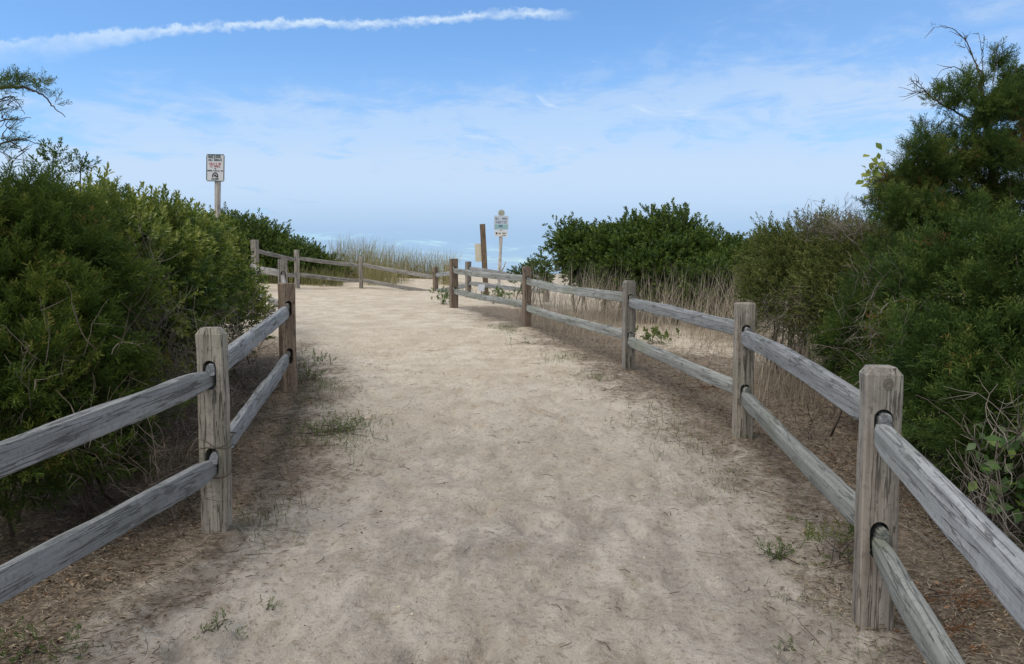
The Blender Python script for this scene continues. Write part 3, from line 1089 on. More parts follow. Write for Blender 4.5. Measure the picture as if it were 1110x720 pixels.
def stems(name, root, mat, lobes, n, seed, base_spread=0.5, rad=0.010, bare=0, tint=(0.45, 0.22), bare_zone=None, trunks=()):
    """main stems from the ground into the crown, plus bare grey twigs"""
    rng = np.random.default_rng(seed)
    acc = Acc()
    for k in range(n):
        l = lobes[rng.integers(len(lobes))]
        b = l.c[:2] + rng.normal(0, base_spread, 2) * l.r[:2]
        z = float(gz(b[0], b[1])) - 0.05
        d = rng.normal(size=3)
        d /= np.linalg.norm(d)
        d[2] = abs(d[2])
        e = l.c + l.r * d * rng.uniform(0.55, 0.95)
        a = np.array([b[0], b[1], z])
        t = np.linspace(0, 1, 8)[:, None]
        pts = a * (1 - t) + e * t + np.array([0, 0, 0.10]) * np.sin(t * math.pi)
        pts[1:-1] += rng.normal(0, .028, (6, 3))
        tube(acc, pts, np.linspace(rad * rng.uniform(.8, 1.5), rad * .25, 8), 5, float(np.clip(rng.normal(*tint), 0, 1)))
    if bare and bare_zone:
        for k in range(bare):
            zc = bare_zone[rng.integers(len(bare_zone))]
            p = at(zc[0] + rng.uniform(-1, 1) * zc[3], zc[1] + rng.uniform(-1, 1) * zc[4], zc[2] + rng.uniform(-.50, .15))
            g = float(gz(p[0], p[1]))
            p[2] = max(p[2], g + 0.02)
            d = np.array([rng.normal(0, .55), rng.normal(0, .45) - 0.15, rng.uniform(.35, 1.1)])
            d /= np.linalg.norm(d)
            Ln = rng.uniform(.14, .42)
            pts = [p]
            nn = 6
            for s in range(nn):
                d = d + rng.normal(0, .26, 3)
                d /= np.linalg.norm(d)
                pts.append(pts[-1] + d * Ln / nn)
            r0 = rng.uniform(.0014, .0036)
            c = float(np.clip(rng.normal(.62, .25), 0, 1))
            tube(acc, pts, np.linspace(r0, r0 * .35, nn + 1), 3, c)
            for s in range(rng.integers(1, 4)):
                q = pts[rng.integers(2, nn)]
                d2 = d + rng.normal(0, .8, 3)
                d2 /= np.linalg.norm(d2)
                l2 = Ln * rng.uniform(.25, .5)
                tube(acc, [q, q + d2 * l2 * .5 + rng.normal(0, .01, 3), q + d2 * l2], [r0 * .6, r0 * .5, r0 * .25], 3, c)
    for pts, r0, r1, c in trunks:
        pts = np.asarray(pts, float)
        # resample the hand-set joints into a smooth, slightly crooked limb
        t = np.linspace(0, len(pts) - 1, 6 * (len(pts) - 1) + 1)
        q = np.stack([np.interp(t, np.arange(len(pts)), pts[:, k]) for k in range(3)], 1)
        q[1:-1] = (q[:-2] + 2 * q[1:-1] + q[2:]) / 4
        q[1:-1] += rng.normal(0, r0 * .25, (len(q) - 2, 3))
        tube(acc, q, np.linspace(r0, r1, len(q)), 6, c)
    return link_mesh(name, acc.mesh(name, True), mat, root)


def gbase(lobes):
    c = np.mean([l.c for l in lobes], 0)
    return (c[0], c[1], float(gz0(c[0], c[1])))


# ------------------------------------------------------------------ left hedge
lb = [Lobe(220, 350, 8.3, 48, 64, 0.9), Lobe(185, 335, 7.4, 62, 92, 0.8), Lobe(214, 284, 9.2, 40, 42, 0.7)]
root = empty('bayberry_bush', gbase(lb), 'leafy green bayberry bush at the path end of the left hedge, beside the reddish post', 'bush')
crown('crown', root, G_BAY, TP_BAY, lb, 430, 13, 0.060, 101, size=(0.85, 1.2), up=0.45, bumpy=0.05, rough=0.14, inner=300, zlow=(0.45, 0.95, 0.10), tint=(0.47, 0.19))
stems('stem', root, G_TWIG, lb, 40, 102, bare=528, bare_zone=[(240, 385, 7.3, 50, 50), (200, 390, 6.6, 60, 60), (170, 420, 6.2, 60, 50)])

lb = [Lobe(120, 328, 6.1, 102, 104, 0.8), Lobe(104, 290, 7.2, 112, 62, 1.0), Lobe(172, 294, 8.6, 66, 48, 1.0)]
root = empty('bayberry_bush', gbase(lb), 'broad bayberry bush with a sloping yellowish green top behind the square left post', 'bush')
crown('crown', root, G_BAY, TP_BAY, lb, 860, 13, 0.060, 111, size=(0.85, 1.2), up=0.45, bumpy=0.05, rough=0.14, inner=600, zlow=(0.45, 0.95, 0.10), tint=(0.50, 0.20))
stems('stem', root, G_TWIG, lb, 50, 112, bare=832, bare_zone=[(150, 420, 5.3, 80, 70), (100, 440, 5.0, 70, 60), (200, 440, 5.2, 50, 60), (110, 330, 5.6, 60, 50)])

# cedar at the left edge, its trunk out of frame
lc = [Lobe(10, 258, 4.9, 80, 52, 0.5), Lobe(50, 300, 4.7, 80, 76, 0.45), Lobe(-60, 310, 4.4, 90, 105, 0.5), Lobe(25, 380, 4.3, 95, 90, 0.42), Lobe(-20, 460, 3.85, 110, 95, 0.36), Lobe(80, 440, 4.35, 75, 80, 0.34)]
root = empty('cedar_tree', (lc[2].c[0] - .3, lc[2].c[1], float(gz0(lc[2].c[0], lc[2].c[1]))), 'dark feathery cedar filling the left edge, with thin bare twigs against the sky', 'tree')
crown('crown', root, G_CEDAR, TP_CEDAR, lc, 340, 19, 0.044, 121, size=(0.55, 1.05), up=0.55, rough=0.3, fan=0.30, inner=420, tint=(0.33, 0.17), dead=0.006, zlow=(0.1, 0.45, 0.35))
dq = 4.4
tr = [([at(-95, 640, dq), at(-90, 420, dq), at(-80, 250, dq), at(-72, 120, dq), at(-66, 30, dq)], .05, .012, .35),
      ([at(-76, 118, dq), at(-25, 104, dq), at(0, 95, dq), at(25, 94, dq), at(46, 103, dq), at(58, 116, dq), at(71, 127, dq)], .012, .0018, .3),
      ([at(-80, 160, dq), at(-30, 142, dq), at(5, 130, dq), at(34, 128, dq)], .008, .0015, .35),
      ([at(-80, 180, dq), at(-30, 165, dq), at(0, 156, dq), at(20, 150, dq), at(46, 158, dq)], .009, .0015, .3),
      ([at(10, 153, dq), at(28, 150, dq), at(36, 146, dq)], .004, .001, .3),
      ([at(-20, 104, dq), at(-2, 108, dq), at(14, 104, dq), at(20, 112, dq), at(27, 124, dq)], .005, .0014, .25),
      ([at(-20, 104, dq), at(0, 110, dq), at(10, 108, dq), at(20, 116, dq)], .004, .001, .25),
      ([at(12, 154, dq), at(22, 160, dq), at(30, 172, dq)], .004, .001, .3),
      ([at(-10, 158, dq), at(6, 168, dq), at(14, 180, dq)], .004, .001, .3),
      ([at(-20, 140, dq), at(2, 138, dq), at(9, 122, dq)], .003, .001, .3)]
rg = np.random.default_rng(77)
for (x, y) in [(2, 128), (6, 136), (3, 145), (10, 140), (1, 150), (12, 160), (4, 165), (20, 165), (16, 172), (0, 120), (8, 114)]:
    a = at(x, y, dq)
    for s in range(3):
        dd = np.array([rg.uniform(.2, 1), rg.normal(0, .3), rg.uniform(-.5, .9)])
        dd /= np.linalg.norm(dd)
        tr.append(([a, a + dd * .04 + rg.normal(0, .008, 3), a + dd * rg.uniform(.06, .12)], .0028, .0008, .3))
stems('trunk', root, G_BARK, lc, 30, 122, rad=0.008, bare=240, bare_zone=[(60, 450, 4.0, 70, 80), (120, 520, 4.3, 70, 40), (170, 540, 4.3, 40, 40)], trunks=tr)
acc = Acc()
rng = np.random.default_rng(123)
PPs, DDs = [], []
for (x, y, r, k) in [(0, 98, 10, 20), (8, 88, 7, 14), (20, 90, 7, 14), (30, 90, 5, 9), (38, 96, 6, 12), (4, 128, 9, 9), (14, 152, 10, 8), (2, 160, 10, 12), (45, 92, 3, 5), (14, 95, 7, 10), (-10, 92, 12, 18), (52, 107, 3, 3), (60, 114, 3, 2)]:
    for _ in range(k):
        PPs.append(at(x + rng.normal(0, r * .5), y + rng.normal(0, r * .4), dq + rng.normal(0, .05)))
        DDs.append([rng.normal(.5, .4), rng.normal(0, .4), rng.normal(.5, .45)])
place(acc, TP_CEDAR, np.array(PPs), np.array(DDs), rng.uniform(.32, .62, len(PPs)), rng.normal(.45, .14, len(PPs)), rng)
link_mesh('crown', acc.mesh('crown'), G_CEDAR, root)

# young shoots poking above the hedge
for i, (px, py, d, hpx, lab) in enumerate([(57, 186, 5.6, 24, 'small dark shoot standing highest above the cedar at the left edge'), (87, 196, 6.0, 22, 'lower leafy shoot above the hedge line, right of the highest one')]):
    b = at(px, py, d)
    root = empty('leafy_shoot', (b[0], b[1], b[2] - .25), lab, 'shrub')
    acc = Acc()
    t = at(px + 1, py - hpx, d)
    tube(acc, [b - [0, 0, .25], b, (b + t) / 2, t], [.006, .005, .004, .002], 4, .3)
    link_mesh('stem', acc.mesh('stem'), G_TWIG, root)
    acc = Acc()
    rng = np.random.default_rng(140 + i)
    n = 34
    tt = rng.uniform(.2, 1, n)[:, None]
    PPn = b * (1 - tt) + t * tt + rng.normal(0, .030, (n, 3)) * np.array([1.3, 1, .6])
    DD = rng.normal(0, .5, (n, 3)) + np.array([0, 0, .7])
    place(acc, TP_BAY, PPn, DD, rng.uniform(.45, .75, n), rng.normal(.15, .08, n), rng)
    link_mesh('crown', acc.mesh('crown'), G_BAY, root)

# bush on the dune behind the far fence
lb = [Lobe(252, 271, 25.0, 50, 30, 1.3), Lobe(302, 288, 25.2, 44, 22, 1.2), Lobe(345, 298, 25.4, 24, 12, 0.9)]
root = empty('beach_shrub', gbase(lb), 'distant dark green shrub sloping down to the beach grass behind the far fence', 'bush')
crown('crown', root, G_BAYFAR, TP_ROUND, lb, 1500, 7, 0.12, 131, size=(0.8, 1.35), rough=0.14, tint=(0.35, 0.17))
stems('stem', root, G_TWIG, lb, 24, 132, rad=0.018)

# ------------------------------------------------------------------ right side
# cedar at the right edge
d0 = 5.6
tl = []
for (x, y, r, ry) in [(1050, 100, 13, 10), (1037, 98, 11, 7), (1079, 78, 9, 16), (1066, 112, 24, 16), (1018, 108, 13, 8), (1036, 112, 8, 8), (1098, 92, 14, 9), (1090, 104, 14, 12), (1104, 112, 18, 16), (1062, 138, 24, 16), (1085, 130, 20, 18),
                      (1072, 168, 34, 24), (1035, 160, 20, 18), (1002, 144, 11, 8), (1000, 160, 14, 9), (1014, 178, 26, 18), (1045, 190, 36, 26), (1100, 165, 26, 26), (1005, 205, 34, 20), (972, 192, 16, 10), (976, 208, 24, 12), (962, 222, 22, 14),
                      (1065, 228, 46, 30), (1105, 215, 36, 40), (1020, 236, 44, 24), (985, 240, 34, 16), (1130, 140, 26, 60), (1140, 250, 50, 50)]:
    tl.append(Lobe(x, y, d0 + random.uniform(-.28, .28), r * .76, ry * .74, max(r, ry) * d0 / F * 1.2))
base = at(1105, 620, d0)
root = empty('cedar_tree', (base[0], base[1], float(gz0(base[0], base[1]))), 'tall ragged cedar rising into the sky at the right edge, with curling bare top twigs', 'tree')
crown('crown', root, G_CEDAR2, TP_CEDAR, tl, 900, 15, 0.024, 201, size=(0.26, 0.72), up=0.95, thick=0.9, rough=0.25, tint=(0.44, 0.16), dead=0.004, back=0.8, fan=0.32)
tr = [([at(1108, 640, d0), at(1098, 420, d0), at(1080, 260, d0), at(1070, 150, d0), at(1066, 95, d0), at(1060, 72, d0)], .055, .005, .35),
      ([at(1067, 95, d0), at(1058, 70, d0), at(1048, 45, d0), at(1036, 33, d0), at(1024, 28, d0), at(1012, 30, d0)], .009, .0015, .35),
      ([at(1060, 72, d0), at(1052, 58, d0), at(1046, 48, d0), at(1047, 38, d0)], .006, .0015, .35),
      ([at(1066, 90, d0), at(1065, 65, d0), at(1063, 45, d0), at(1060, 35, d0)], .006, .0014, .35),
      ([at(1064, 60, d0), at(1067, 46, d0), at(1066, 40, d0)], .003, .001, .35),
      ([at(1064, 92, d0), at(1048, 80, d0), at(1034, 72, d0), at(1020, 76, d0), at(1012, 90, d0)], .007, .0012, .4),
      ([at(1054, 133, d0), at(1034, 120, d0), at(1012, 108, d0), at(1002, 98, d0), at(990, 90, d0), at(983, 93, d0)], .012, .0018, .35),
      ([at(1004, 99, d0), at(994, 101, d0), at(987, 101, d0)], .004, .001, .35),
      ([at(1001, 97, d0), at(995, 88, d0), at(988, 88, d0)], .004, .001, .35),
      ([at(1076, 90, d0), at(1082, 62, d0), at(1088, 55, d0), at(1094, 51, d0)], .006, .0014, .35),
      ([at(1082, 64, d0), at(1080, 56, d0), at(1081, 51, d0)], .003, .001, .35),
      ([at(1075, 130, d0), at(1090, 105, d0), at(1104, 90, d0), at(1115, 84, d0)], .012, .003, .35),
      ([at(1080, 180, d0), at(1095, 150, d0), at(1104, 138, d0), at(1112, 128, d0)], .012, .003, .35),
      ([at(1088, 260, d0), at(1050, 235, d0), at(1010, 225, d0), at(975, 215, d0), at(955, 205, d0)], .022, .004, .35),
      ([at(1080, 230, d0), at(1040, 200, d0), at(1015, 180, d0), at(1000, 160, d0), at(998, 145, d0)], .020, .003, .35),
      ([at(1076, 200, d0), at(1050, 185, d0), at(1040, 165, d0), at(1034, 150, d0)], .014, .003, .35),
      ([at(1046, 52, d0), at(1040, 50, d0), at(1036, 49, d0)], .003, .001, .35)]
rt = np.random.default_rng(205)
fine = []
for k_, (pp_, ra_, rb_, cc_) in enumerate(tr):
    if k_ == 0 or k_ >= 13:
        continue
    tr[k_] = (pp_, ra_ * .62, rb_ * .8, cc_)
    for s_ in range(5):
        i_ = rt.integers(1, len(pp_))
        f_ = rt.random()
        q0 = pp_[i_ - 1] * (1 - f_) + pp_[i_] * f_
        dd = pp_[i_] - pp_[i_ - 1]
        dd = dd / np.linalg.norm(dd) + rt.normal(0, .5, 3)
        l_ = rt.uniform(.02, .07)
        fine.append(([q0, q0 + dd * l_ * .5 + rt.normal(0, .008, 3), q0 + dd * l_], .0028, .0008, cc_))
tr += fine
stems('trunk', root, G_BARK, tl, 10, 202, rad=0.006, trunks=tr)
acc = Acc()
rng = np.random.default_rng(203)
PPs = [at(x + rng.normal(0, 3), y + rng.normal(0, 2), d0 + rng.normal(0, .03)) for (x, y, k) in [(1037, 49, 6), (1047, 62, 3), (1083, 58, 4), (1092, 80, 5), (1097, 78, 4), (1046, 42, 2), (1062, 48, 2), (1016, 29, 2), (990, 92, 3)] for _ in range(k)]
place(acc, TP_WISP, np.array(PPs), rng.normal(0, .6, (len(PPs), 3)) + [0, 0, .5], rng.uniform(.2, .38, len(PPs)), rng.normal(.3, .1, len(PPs)), rng)
link_mesh('crown', acc.mesh('crown'), G_CEDAR2, root)

# spreading juniper in front of it, along the fence
jl = [Lobe(1068, 318, 5.0, 95, 70, 0.45), Lobe(1125, 345, 4.5, 80, 100, 0.4), Lobe(1010, 350, 5.6, 68, 74, 0.5), Lobe(955, 372, 6.1, 42, 58, 0.4), Lobe(1070, 430, 4.35, 85, 85, 0.36), Lobe(1130, 480, 3.9, 85, 90, 0.3), Lobe(1005, 450, 5.0, 72, 72, 0.38), Lobe(1105, 545, 3.9, 60, 50, 0.25)]
root = empty('juniper_bush', gbase(jl), 'big spreading green juniper behind the nearest posts of the right fence', 'bush')
crown('crown', root, G_CEDAR2, TP_CEDAR, jl, 560, 17, 0.046, 211, size=(0.55, 1.05), up=0.6, rough=0.3, fan=0.30, inner=520, tint=(0.36, 0.17), dead=0.010, zlow=(0.1, 0.6, 0.3))
stems('stem', root, G_TWIG, jl, 40, 212, rad=0.010, bare=384, bare_zone=[(1060, 590, 4.0, 60, 40), (1000, 540, 4.8, 50, 50), (900, 470, 5.8, 50, 40), (1000, 400, 5.0, 80, 60), (1090, 540, 3.6, 30, 60), (970, 360, 5.3, 60, 60)])

# olive shrub further along
ol = [Lobe(880, 296, 8.8, 58, 52, 0.7), Lobe(856, 328, 8.6, 36, 48, 0.5), Lobe(935, 302, 8.0, 56, 46, 0.7), Lobe(975, 292, 7.4, 48, 36, 0.6), Lobe(920, 340, 7.6, 46, 50, 0.5)]
root = empty('olive_shrub', gbase(ol), 'olive green small leaved shrub between the juniper and the distant round shrubs', 'bush')
crown('crown', root, G_OLIVE, TP_SMALL, ol, 760, 13, 0.060, 221, inner=420, size=(0.8, 1.3), tint=(0.42, 0.2), rough=0.25, zlow=(0.3, 0.9, 0.25))
stems('stem', root, G_TWIG, ol, 40, 222, rad=0.010, bare=416, bare_zone=[(880, 360, 7.9, 50, 40), (930, 258, 7.6, 30, 10), (900, 256, 8.2, 30, 6), (850, 370, 7.9, 30, 40)])

# round shrubs in the middle distance
lb = [Lobe(686, 274, 15.2, 40, 27, 0.9), Lobe(722, 266, 14.9, 36, 28, 0.9), Lobe(772, 289, 14.7, 38, 24, 0.8), Lobe(652, 284, 15.4, 36, 28, 0.8), Lobe(715, 294, 14.4, 62, 28, 0.8), Lobe(627, 274, 15.6, 20, 20, 0.45)]
root = empty('beach_shrub', gbase(lb), 'largest dome shaped dark green shrub beyond the right fence, behind tan grass', 'bush')
crown('crown', root, G_BAYFAR, TP_ROUND, lb, 1150, 8, 0.090, 231, size=(0.6, 1.05), rough=0.30, inner=300, tint=(0.36, 0.18), thick=0.5)
lb2 = [Lobe(612, 266, 15.7, 18, 24, 0.4)]
rng = np.random.default_rng(233)
stems('stem', root, G_TWIG, lb, 40, 232, rad=0.016, bare=0)
crown('crown', root, G_BAYFAR, TP_ROUND, lb2, 55, 5, 0.07, 236, size=(0.6, 1.0), rough=0.4, tint=(0.30, 0.15), thick=0.9)

lb = [Lobe(808, 294, 14.2, 36, 20, 0.7), Lobe(846, 286, 13.5, 40, 22, 0.8), Lobe(780, 308, 13.6, 50, 20, 0.7)]
root = empty('beach_shrub', gbase(lb), 'low dark green shrub filling the gap right of the big dome shaped shrub', 'bush')
crown('crown', root, G_BAYFAR, TP_ROUND, lb, 620, 8, 0.085, 241, size=(0.6, 1.0), rough=0.28, inner=200, tint=(0.34, 0.18))
stems('stem', root, G_TWIG, lb, 24, 242, rad=0.014)

lb = [Lobe(583, 296, 17.2, 12, 12, 0.3), Lobe(567, 300, 17.4, 8, 8, 0.25)]
root = empty('beach_shrub', gbase(lb), 'tiny green shrub just behind the reddish fence post left of the big shrub', 'bush')
crown('crown', root, G_BAYFAR, TP_ROUND, lb, 60, 6, 0.07, 251, size=(0.6, 0.95), rough=0.4, tint=(0.32, 0.15), thick=0.9)
stems('stem', root, G_TWIG, lb, 8, 252, rad=0.01)


# ------------------------------------------------------------------ grasses
def blades(acc, Pb, hgt, rng, width=(.003, .006), lean=0.25, tint=(0.5, 0.2), droop=0.25):
    n = len(Pb)
    # wind from the sea bends most blades the same way, in gusts
    az = rng.normal(0, 1.1, n) + 1.6 * vnoise(Pb[:, 0] * .9, Pb[:, 1] * .9, 0, 97) + math.pi * (rng.random(n) < .25)
    ln = np.abs(rng.normal(0, lean, n))
    d = np.stack([np.cos(az) * ln, np.sin(az) * ln, np.ones(n)], 1)
    d /= np.linalg.norm(d, axis=1)[:, None]
    w = rng.uniform(*width, n)
    a2 = rng.uniform(0, math.pi, n)
    s = np.stack([np.cos(a2), np.sin(a2), np.zeros(n)], 1)
    c = np.clip(rng.normal(*tint, n), 0, 1)
    hv = np.stack([np.cos(az), np.sin(az), np.zeros(n)], 1)
    V = []
    for k, (t, ww) in enumerate(((0, 1), (.4, .9), (.75, .6))):
        b = Pb + d * (hgt * t)[:, None] + hv * (hgt * droop * t * t * (ln / (lean + 1e-6)))[:, None] * .6
        V += [b - s * (w * ww / 2)[:, None], b + s * (w * ww / 2)[:, None]]
    tip = Pb + d * hgt[:, None] + hv * (hgt * droop * (ln / (lean + 1e-6)))[:, None] * .6 - np.array([0, 0, 1]) * (hgt * droop * .15)[:, None]
    V.append(tip)
    V = np.stack(V, 1)
    t0 = np.array([[0, 1, 3], [0, 3, 2], [2, 3, 5], [2, 5, 4], [4, 5, 6]])
    T = (t0[None] + (np.arange(n) * 7)[:, None, None]).reshape(-1, 3)
    acc.add(V.reshape(-1, 3), T, np.repeat(c, 7))


def patch(rng, n, x0, x1, d0_, d1_, dens=None):
    """ground points scattered over a wedge of ground between two sight lines"""
    d = np.sqrt(rng.uniform(d0_ ** 2, d1_ ** 2, n))
    px = rng.uniform(x0, x1, n)
    x = (px - 555) / F * d
    if dens is not None:
        k = rng.random(n) < dens(x, d)
        x, d = x[k], d[k]
    return np.stack([x, d, gz(x, d) - .01], 1)


rng = np.random.default_rng(301)
fx = np.array([q['p'] for q in right_posts])
fx = fx[np.argsort(fx[:, 1])]


def beyond_right(x, y, m=0.25):
    return x > np.interp(y, fx[:, 1], fx[:, 0]) + m


acc = Acc()
cl = lambda x, y: np.clip(0.35 + 1.6 * fbm(x * 1.1, y * 1.1, 0, 61, 3), 0, 1) * beyond_right(x, y)
p = patch(rng, 4000, 575, 840, 11.2, 14.4, cl)
blades(acc, p, rng.uniform(.45, 1.35, len(p)), rng, (.003, .006), .26, (.86, .2), .36)
p = patch(rng, 2800, 560, 720, 12.6, 16.0, cl)
blades(acc, p, rng.uniform(.4, 1.1, len(p)), rng, (.003, .007), .26, (.70, .2), .34)
p = patch(rng, 700, 815, 930, 6.6, 8.4, beyond_right)
blades(acc, p, rng.uniform(.3, .85, len(p)), rng, (.002, .005), .24, (.55, .25), .3)
p = patch(rng, 3000, 560, 850, 8.0, 12.5, lambda x, y: cl(x, y) * .6)
blades(acc, p, rng.uniform(.08, .30, len(p)), rng, (.003, .006), .6, (.45, .25), .5)
p = patch(rng, 5200, 590, 900, 6.2, 12.0, lambda x, y: np.clip(.15 + 1.5 * fbm(x * 1.4, y * 1.4, 0, 66, 3), 0, 1) * beyond_right(x, y, .1))
blades(acc, p, rng.uniform(.12, .42, len(p)), rng, (.002, .005), 1.0, (.42, .25), .8)
o = link_mesh('dry_grass', acc.mesh('dry_grass'), G_DRY)
tag(o, 'tall tan dry grass standing between the right fence and the shrubs', None, None, 'stuff')

acc = Acc()
far_dens = lambda x, y: np.clip(0.25 + 1.9 * fbm(x * .7, y * .7, 0, 71, 3), 0, 1)
p = patch(rng, 9500, 345, 490, 24.0, 27.2, far_dens)
blades(acc, p, rng.uniform(.6, 2.0, len(p)) * (.80 + .5 * np.clip(fbm(p[:, 0] * .9, p[:, 1] * .3, 0, 75, 2), -.6, .8)) * np.interp(p[:, 0], [-6, -3], [1.0, .75]), rng, (.007, .014), .22, (.70, .22), .3)
p = patch(rng, 2600, 265, 372, 23.4, 25.2, lambda x, y: np.clip(.5 + 1.5 * fbm(x * 1.1, y, 0, 72, 2), 0, 1))
blades(acc, p, rng.uniform(.3, .7, len(p)), rng, (.008, .014), .25, (.45, .22), .3)
p = patch(rng, 900, 486, 580, 19.5, 24, lambda x, y: far_dens(x, y) * .5)
blades(acc, p, rng.uniform(.2, .5, len(p)), rng, (.006, .012), .3, (.45, .22), .3)
o = link_mesh('beach_grass', acc.mesh('beach_grass'), G_BEACH)
tag(o, 'green and straw coloured beach grass on the dune crest behind the far fence', None, None, 'stuff')

# straggly short grass along both edges of the path
acc = Acc()


def edge_pts(n, side, y0, y1, off, spread, cseed):
    y = np.sqrt(rng.uniform(y0 ** 2, y1 ** 2, n)) if y0 > 0 else rng.uniform(y0, y1, n)
    E = LE if side < 0 else RE
    x = np.interp(y, E[:, 1], E[:, 0]) + side * (off + rng.normal(0, spread, n))
    k = rng.random(n) < np.clip(.1 + 2.2 * fbm(x * 2.2, y * 2.2, 0, cseed, 3), 0, 1)
    return np.stack([x[k], y[k], gz(x[k], y[k]) - .005], 1)


p = edge_pts(4200, -1, 3.6, 8.6, .05, .22, 81)
blades(acc, p, rng.uniform(.02, .09, len(p)), rng, (.002, .004), .6, (.45, .3), .5)
p = edge_pts(3600, 1, 5.0, 13.5, .10, .22, 82)
blades(acc, p, rng.uniform(.02, .09, len(p)), rng, (.002, .005), .6, (.5, .3), .5)
p = edge_pts(1500, 1, 2.6, 5.0, .10, .22, 83)
blades(acc, p, rng.uniform(.02, .06, len(p)), rng, (.002, .003), .7, (.6, .3), .5)
o = link_mesh('short_grass', acc.mesh('short_grass'), G_WEED)
tag(o, 'thin straggly green grass along both edges of the path', None, None, 'stuff')

# dry fallen stalks, needles, leaves and twigs under the hedges
def scatter_ground(n, y0, y1, half=7.5, power=1.0, seed=1, thresh=0.0):
    r = np.random.default_rng(seed)
    y = y0 + (y1 - y0) * r.random(n) ** 1.5
    x = r.uniform(-1, 1, n) * (1.2 + .72 * y)
    m = litter_mask(x, y)
    drift = np.clip(.25 + 1.5 * fbm(x * 2.6, y * 2.6, 0, 95, 4), .03, 1)
    k = r.random(n) < np.clip(m - thresh, 0, 1) ** power * (drift if power > 1.2 else 1)
    x, y = x[k], y[k]
    return np.stack([x, y, gz(x, y)], 1), r


p, r = scatter_ground(170000, 2.0, 13, power=2.2, seed=401)
n = len(p)
ground_extra = 0.018
az = r.uniform(0, 2 * math.pi, n)
d = np.stack([np.cos(az), np.sin(az), r.uniform(-.08, .35, n)], 1)
TP_FALLEN = []
for k in range(8):
    L_ = _r0.uniform(.008, .026)
    V = kite(np.zeros(3), np.array([0, 0, 1.0]), np.array([0, 1.0, 0]), L_, L_ * _r0.uniform(.25, .7), _r0.uniform(.35, .65), _r0.uniform(.0, .35))
    TP_FALLEN.append((V, KT, np.full(4, 0.0)))
acc = Acc()
place(acc, TP_FALLEN, p + np.array([0, 0, .010]), d, r.uniform(.6, 1.6, n), np.clip(r.normal(.50, .28, n), 0, .97) + (r.random(n) < .03) * .5, r)
p, r = scatter_ground(9000, 2.0, 12, power=.25, seed=402)
p2 = p[litter_mask(p[:, 0], p[:, 1]) < .5]
n = len(p2)
az = r.uniform(0, 2 * math.pi, n)
place(acc, TP_FALLEN, p2 + np.array([0, 0, .008]), np.stack([np.cos(az), np.sin(az), r.uniform(-.1, .3, n)], 1), r.uniform(.3, .9, n), np.clip(r.normal(.35, .2, n), 0, .97), r)
nq = 3400
yq = 2.0 + 10 * r.random(nq) ** 1.5
xq = np.interp(yq, LE[:, 1], LE[:, 0]) + (np.interp(yq, RE[:, 1], RE[:, 0]) - np.interp(yq, LE[:, 1], LE[:, 0])) * r.random(nq)
kq = r.random(nq) < np.clip(.25 + 1.3 * fbm(xq * 1.9, yq * 1.1, 0, 91, 3), .04, 1)
xq, yq = xq[kq], yq[kq]
nq = len(xq)
az = r.uniform(0, 2 * math.pi, nq)
place(acc, TP_FALLEN, np.stack([xq, yq, gz(xq, yq) + .007], 1), np.stack([np.cos(az), np.sin(az), r.uniform(-.05, .3, nq)], 1), r.uniform(.12, .55, nq) * np.where(r.random(nq) < .08, 2.0, 1), np.clip(r.normal(.42, .25, nq), 0, .97), r)
o = link_mesh('leaf_litter', acc.mesh('leaf_litter'), G_LITTER)
tag(o, 'brown fallen leaves covering the ground under the fences', None, None, 'stuff')

acc = Acc()
p, r = scatter_ground(230000, 2.0, 11, power=1.15, seed=411)
n = len(p)
az = r.uniform(0, 2 * math.pi, n)
L_ = r.uniform(.012, .075, n)
dv = np.stack([np.cos(az), np.sin(az), r.uniform(-.03, .10, n) + (r.random(n) < .05) * .4], 1)
b = p + np.array([0, 0, .007])
# long stalks as thin folded strips
V = np.stack([b - dv * 0, b + dv * (L_ * .5)[:, None] + np.stack([-dv[:, 1], dv[:, 0], 0 * L_], 1) * .0017 + [0, 0, .003], b + dv * L_[:, None] * np.array([1, 1, .8]), b + dv * (L_ * .5)[:, None] - np.stack([-dv[:, 1], dv[:, 0], 0 * L_], 1) * .0017 + [0, 0, .003]], 1)
T = (KT[None] + (np.arange(n) * 4)[:, None, None]).reshape(-1, 3)
acc.add(V.reshape(-1, 3), T, np.repeat(np.clip(r.normal(.52, .38, n), 0, 1), 4))
o = link_mesh('dry_stalks', acc.mesh('dry_stalks'), G_DRY)
tag(o, 'matted dry stalks and needles on the ground beside the path', None, None, 'stuff')

acc = Acc()
p, r = scatter_ground(1500, 2.2, 10, power=.9, seed=421)
for q in p:
    a = r.uniform(0, 2 * math.pi)
    L1 = r.uniform(.06, .26)
    pts = [q + [0, 0, .015]]
    dd = np.array([math.cos(a), math.sin(a), r.uniform(-.05, .25)])
    for s in range(4):
        dd = dd + r.normal(0, .25, 3) * [1, 1, .4]
        dd /= np.linalg.norm(dd)
        pts.append(pts[-1] + dd * L1 / 4)
    pts = np.array(pts)
    pts[:, 2] = np.maximum(pts[:, 2], gz(pts[:, 0], pts[:, 1]) + .012)
    tube(acc, pts, np.linspace(r.uniform(.0015, .0035), .001, 5), 3, float(np.clip(r.normal(.4, .25), 0, 1)))
for k in range(90):
    y0 = r.uniform(2.6, 11)
    x0 = r.uniform(np.interp(y0, LE[:, 1], LE[:, 0]), np.interp(y0, RE[:, 1], RE[:, 0]))
    a = r.uniform(0, math.pi)
    L1 = r.uniform(.03, .10)
    z0 = float(gz(x0, y0)) + .008
    tube(acc, [[x0, y0, z0], [x0 + math.cos(a) * L1 * .5, y0 + math.sin(a) * L1 * .5, z0 + .005], [x0 + math.cos(a + .3) * L1, y0 + math.sin(a + .3) * L1, z0]], [.002, .002, .001], 3, .2)
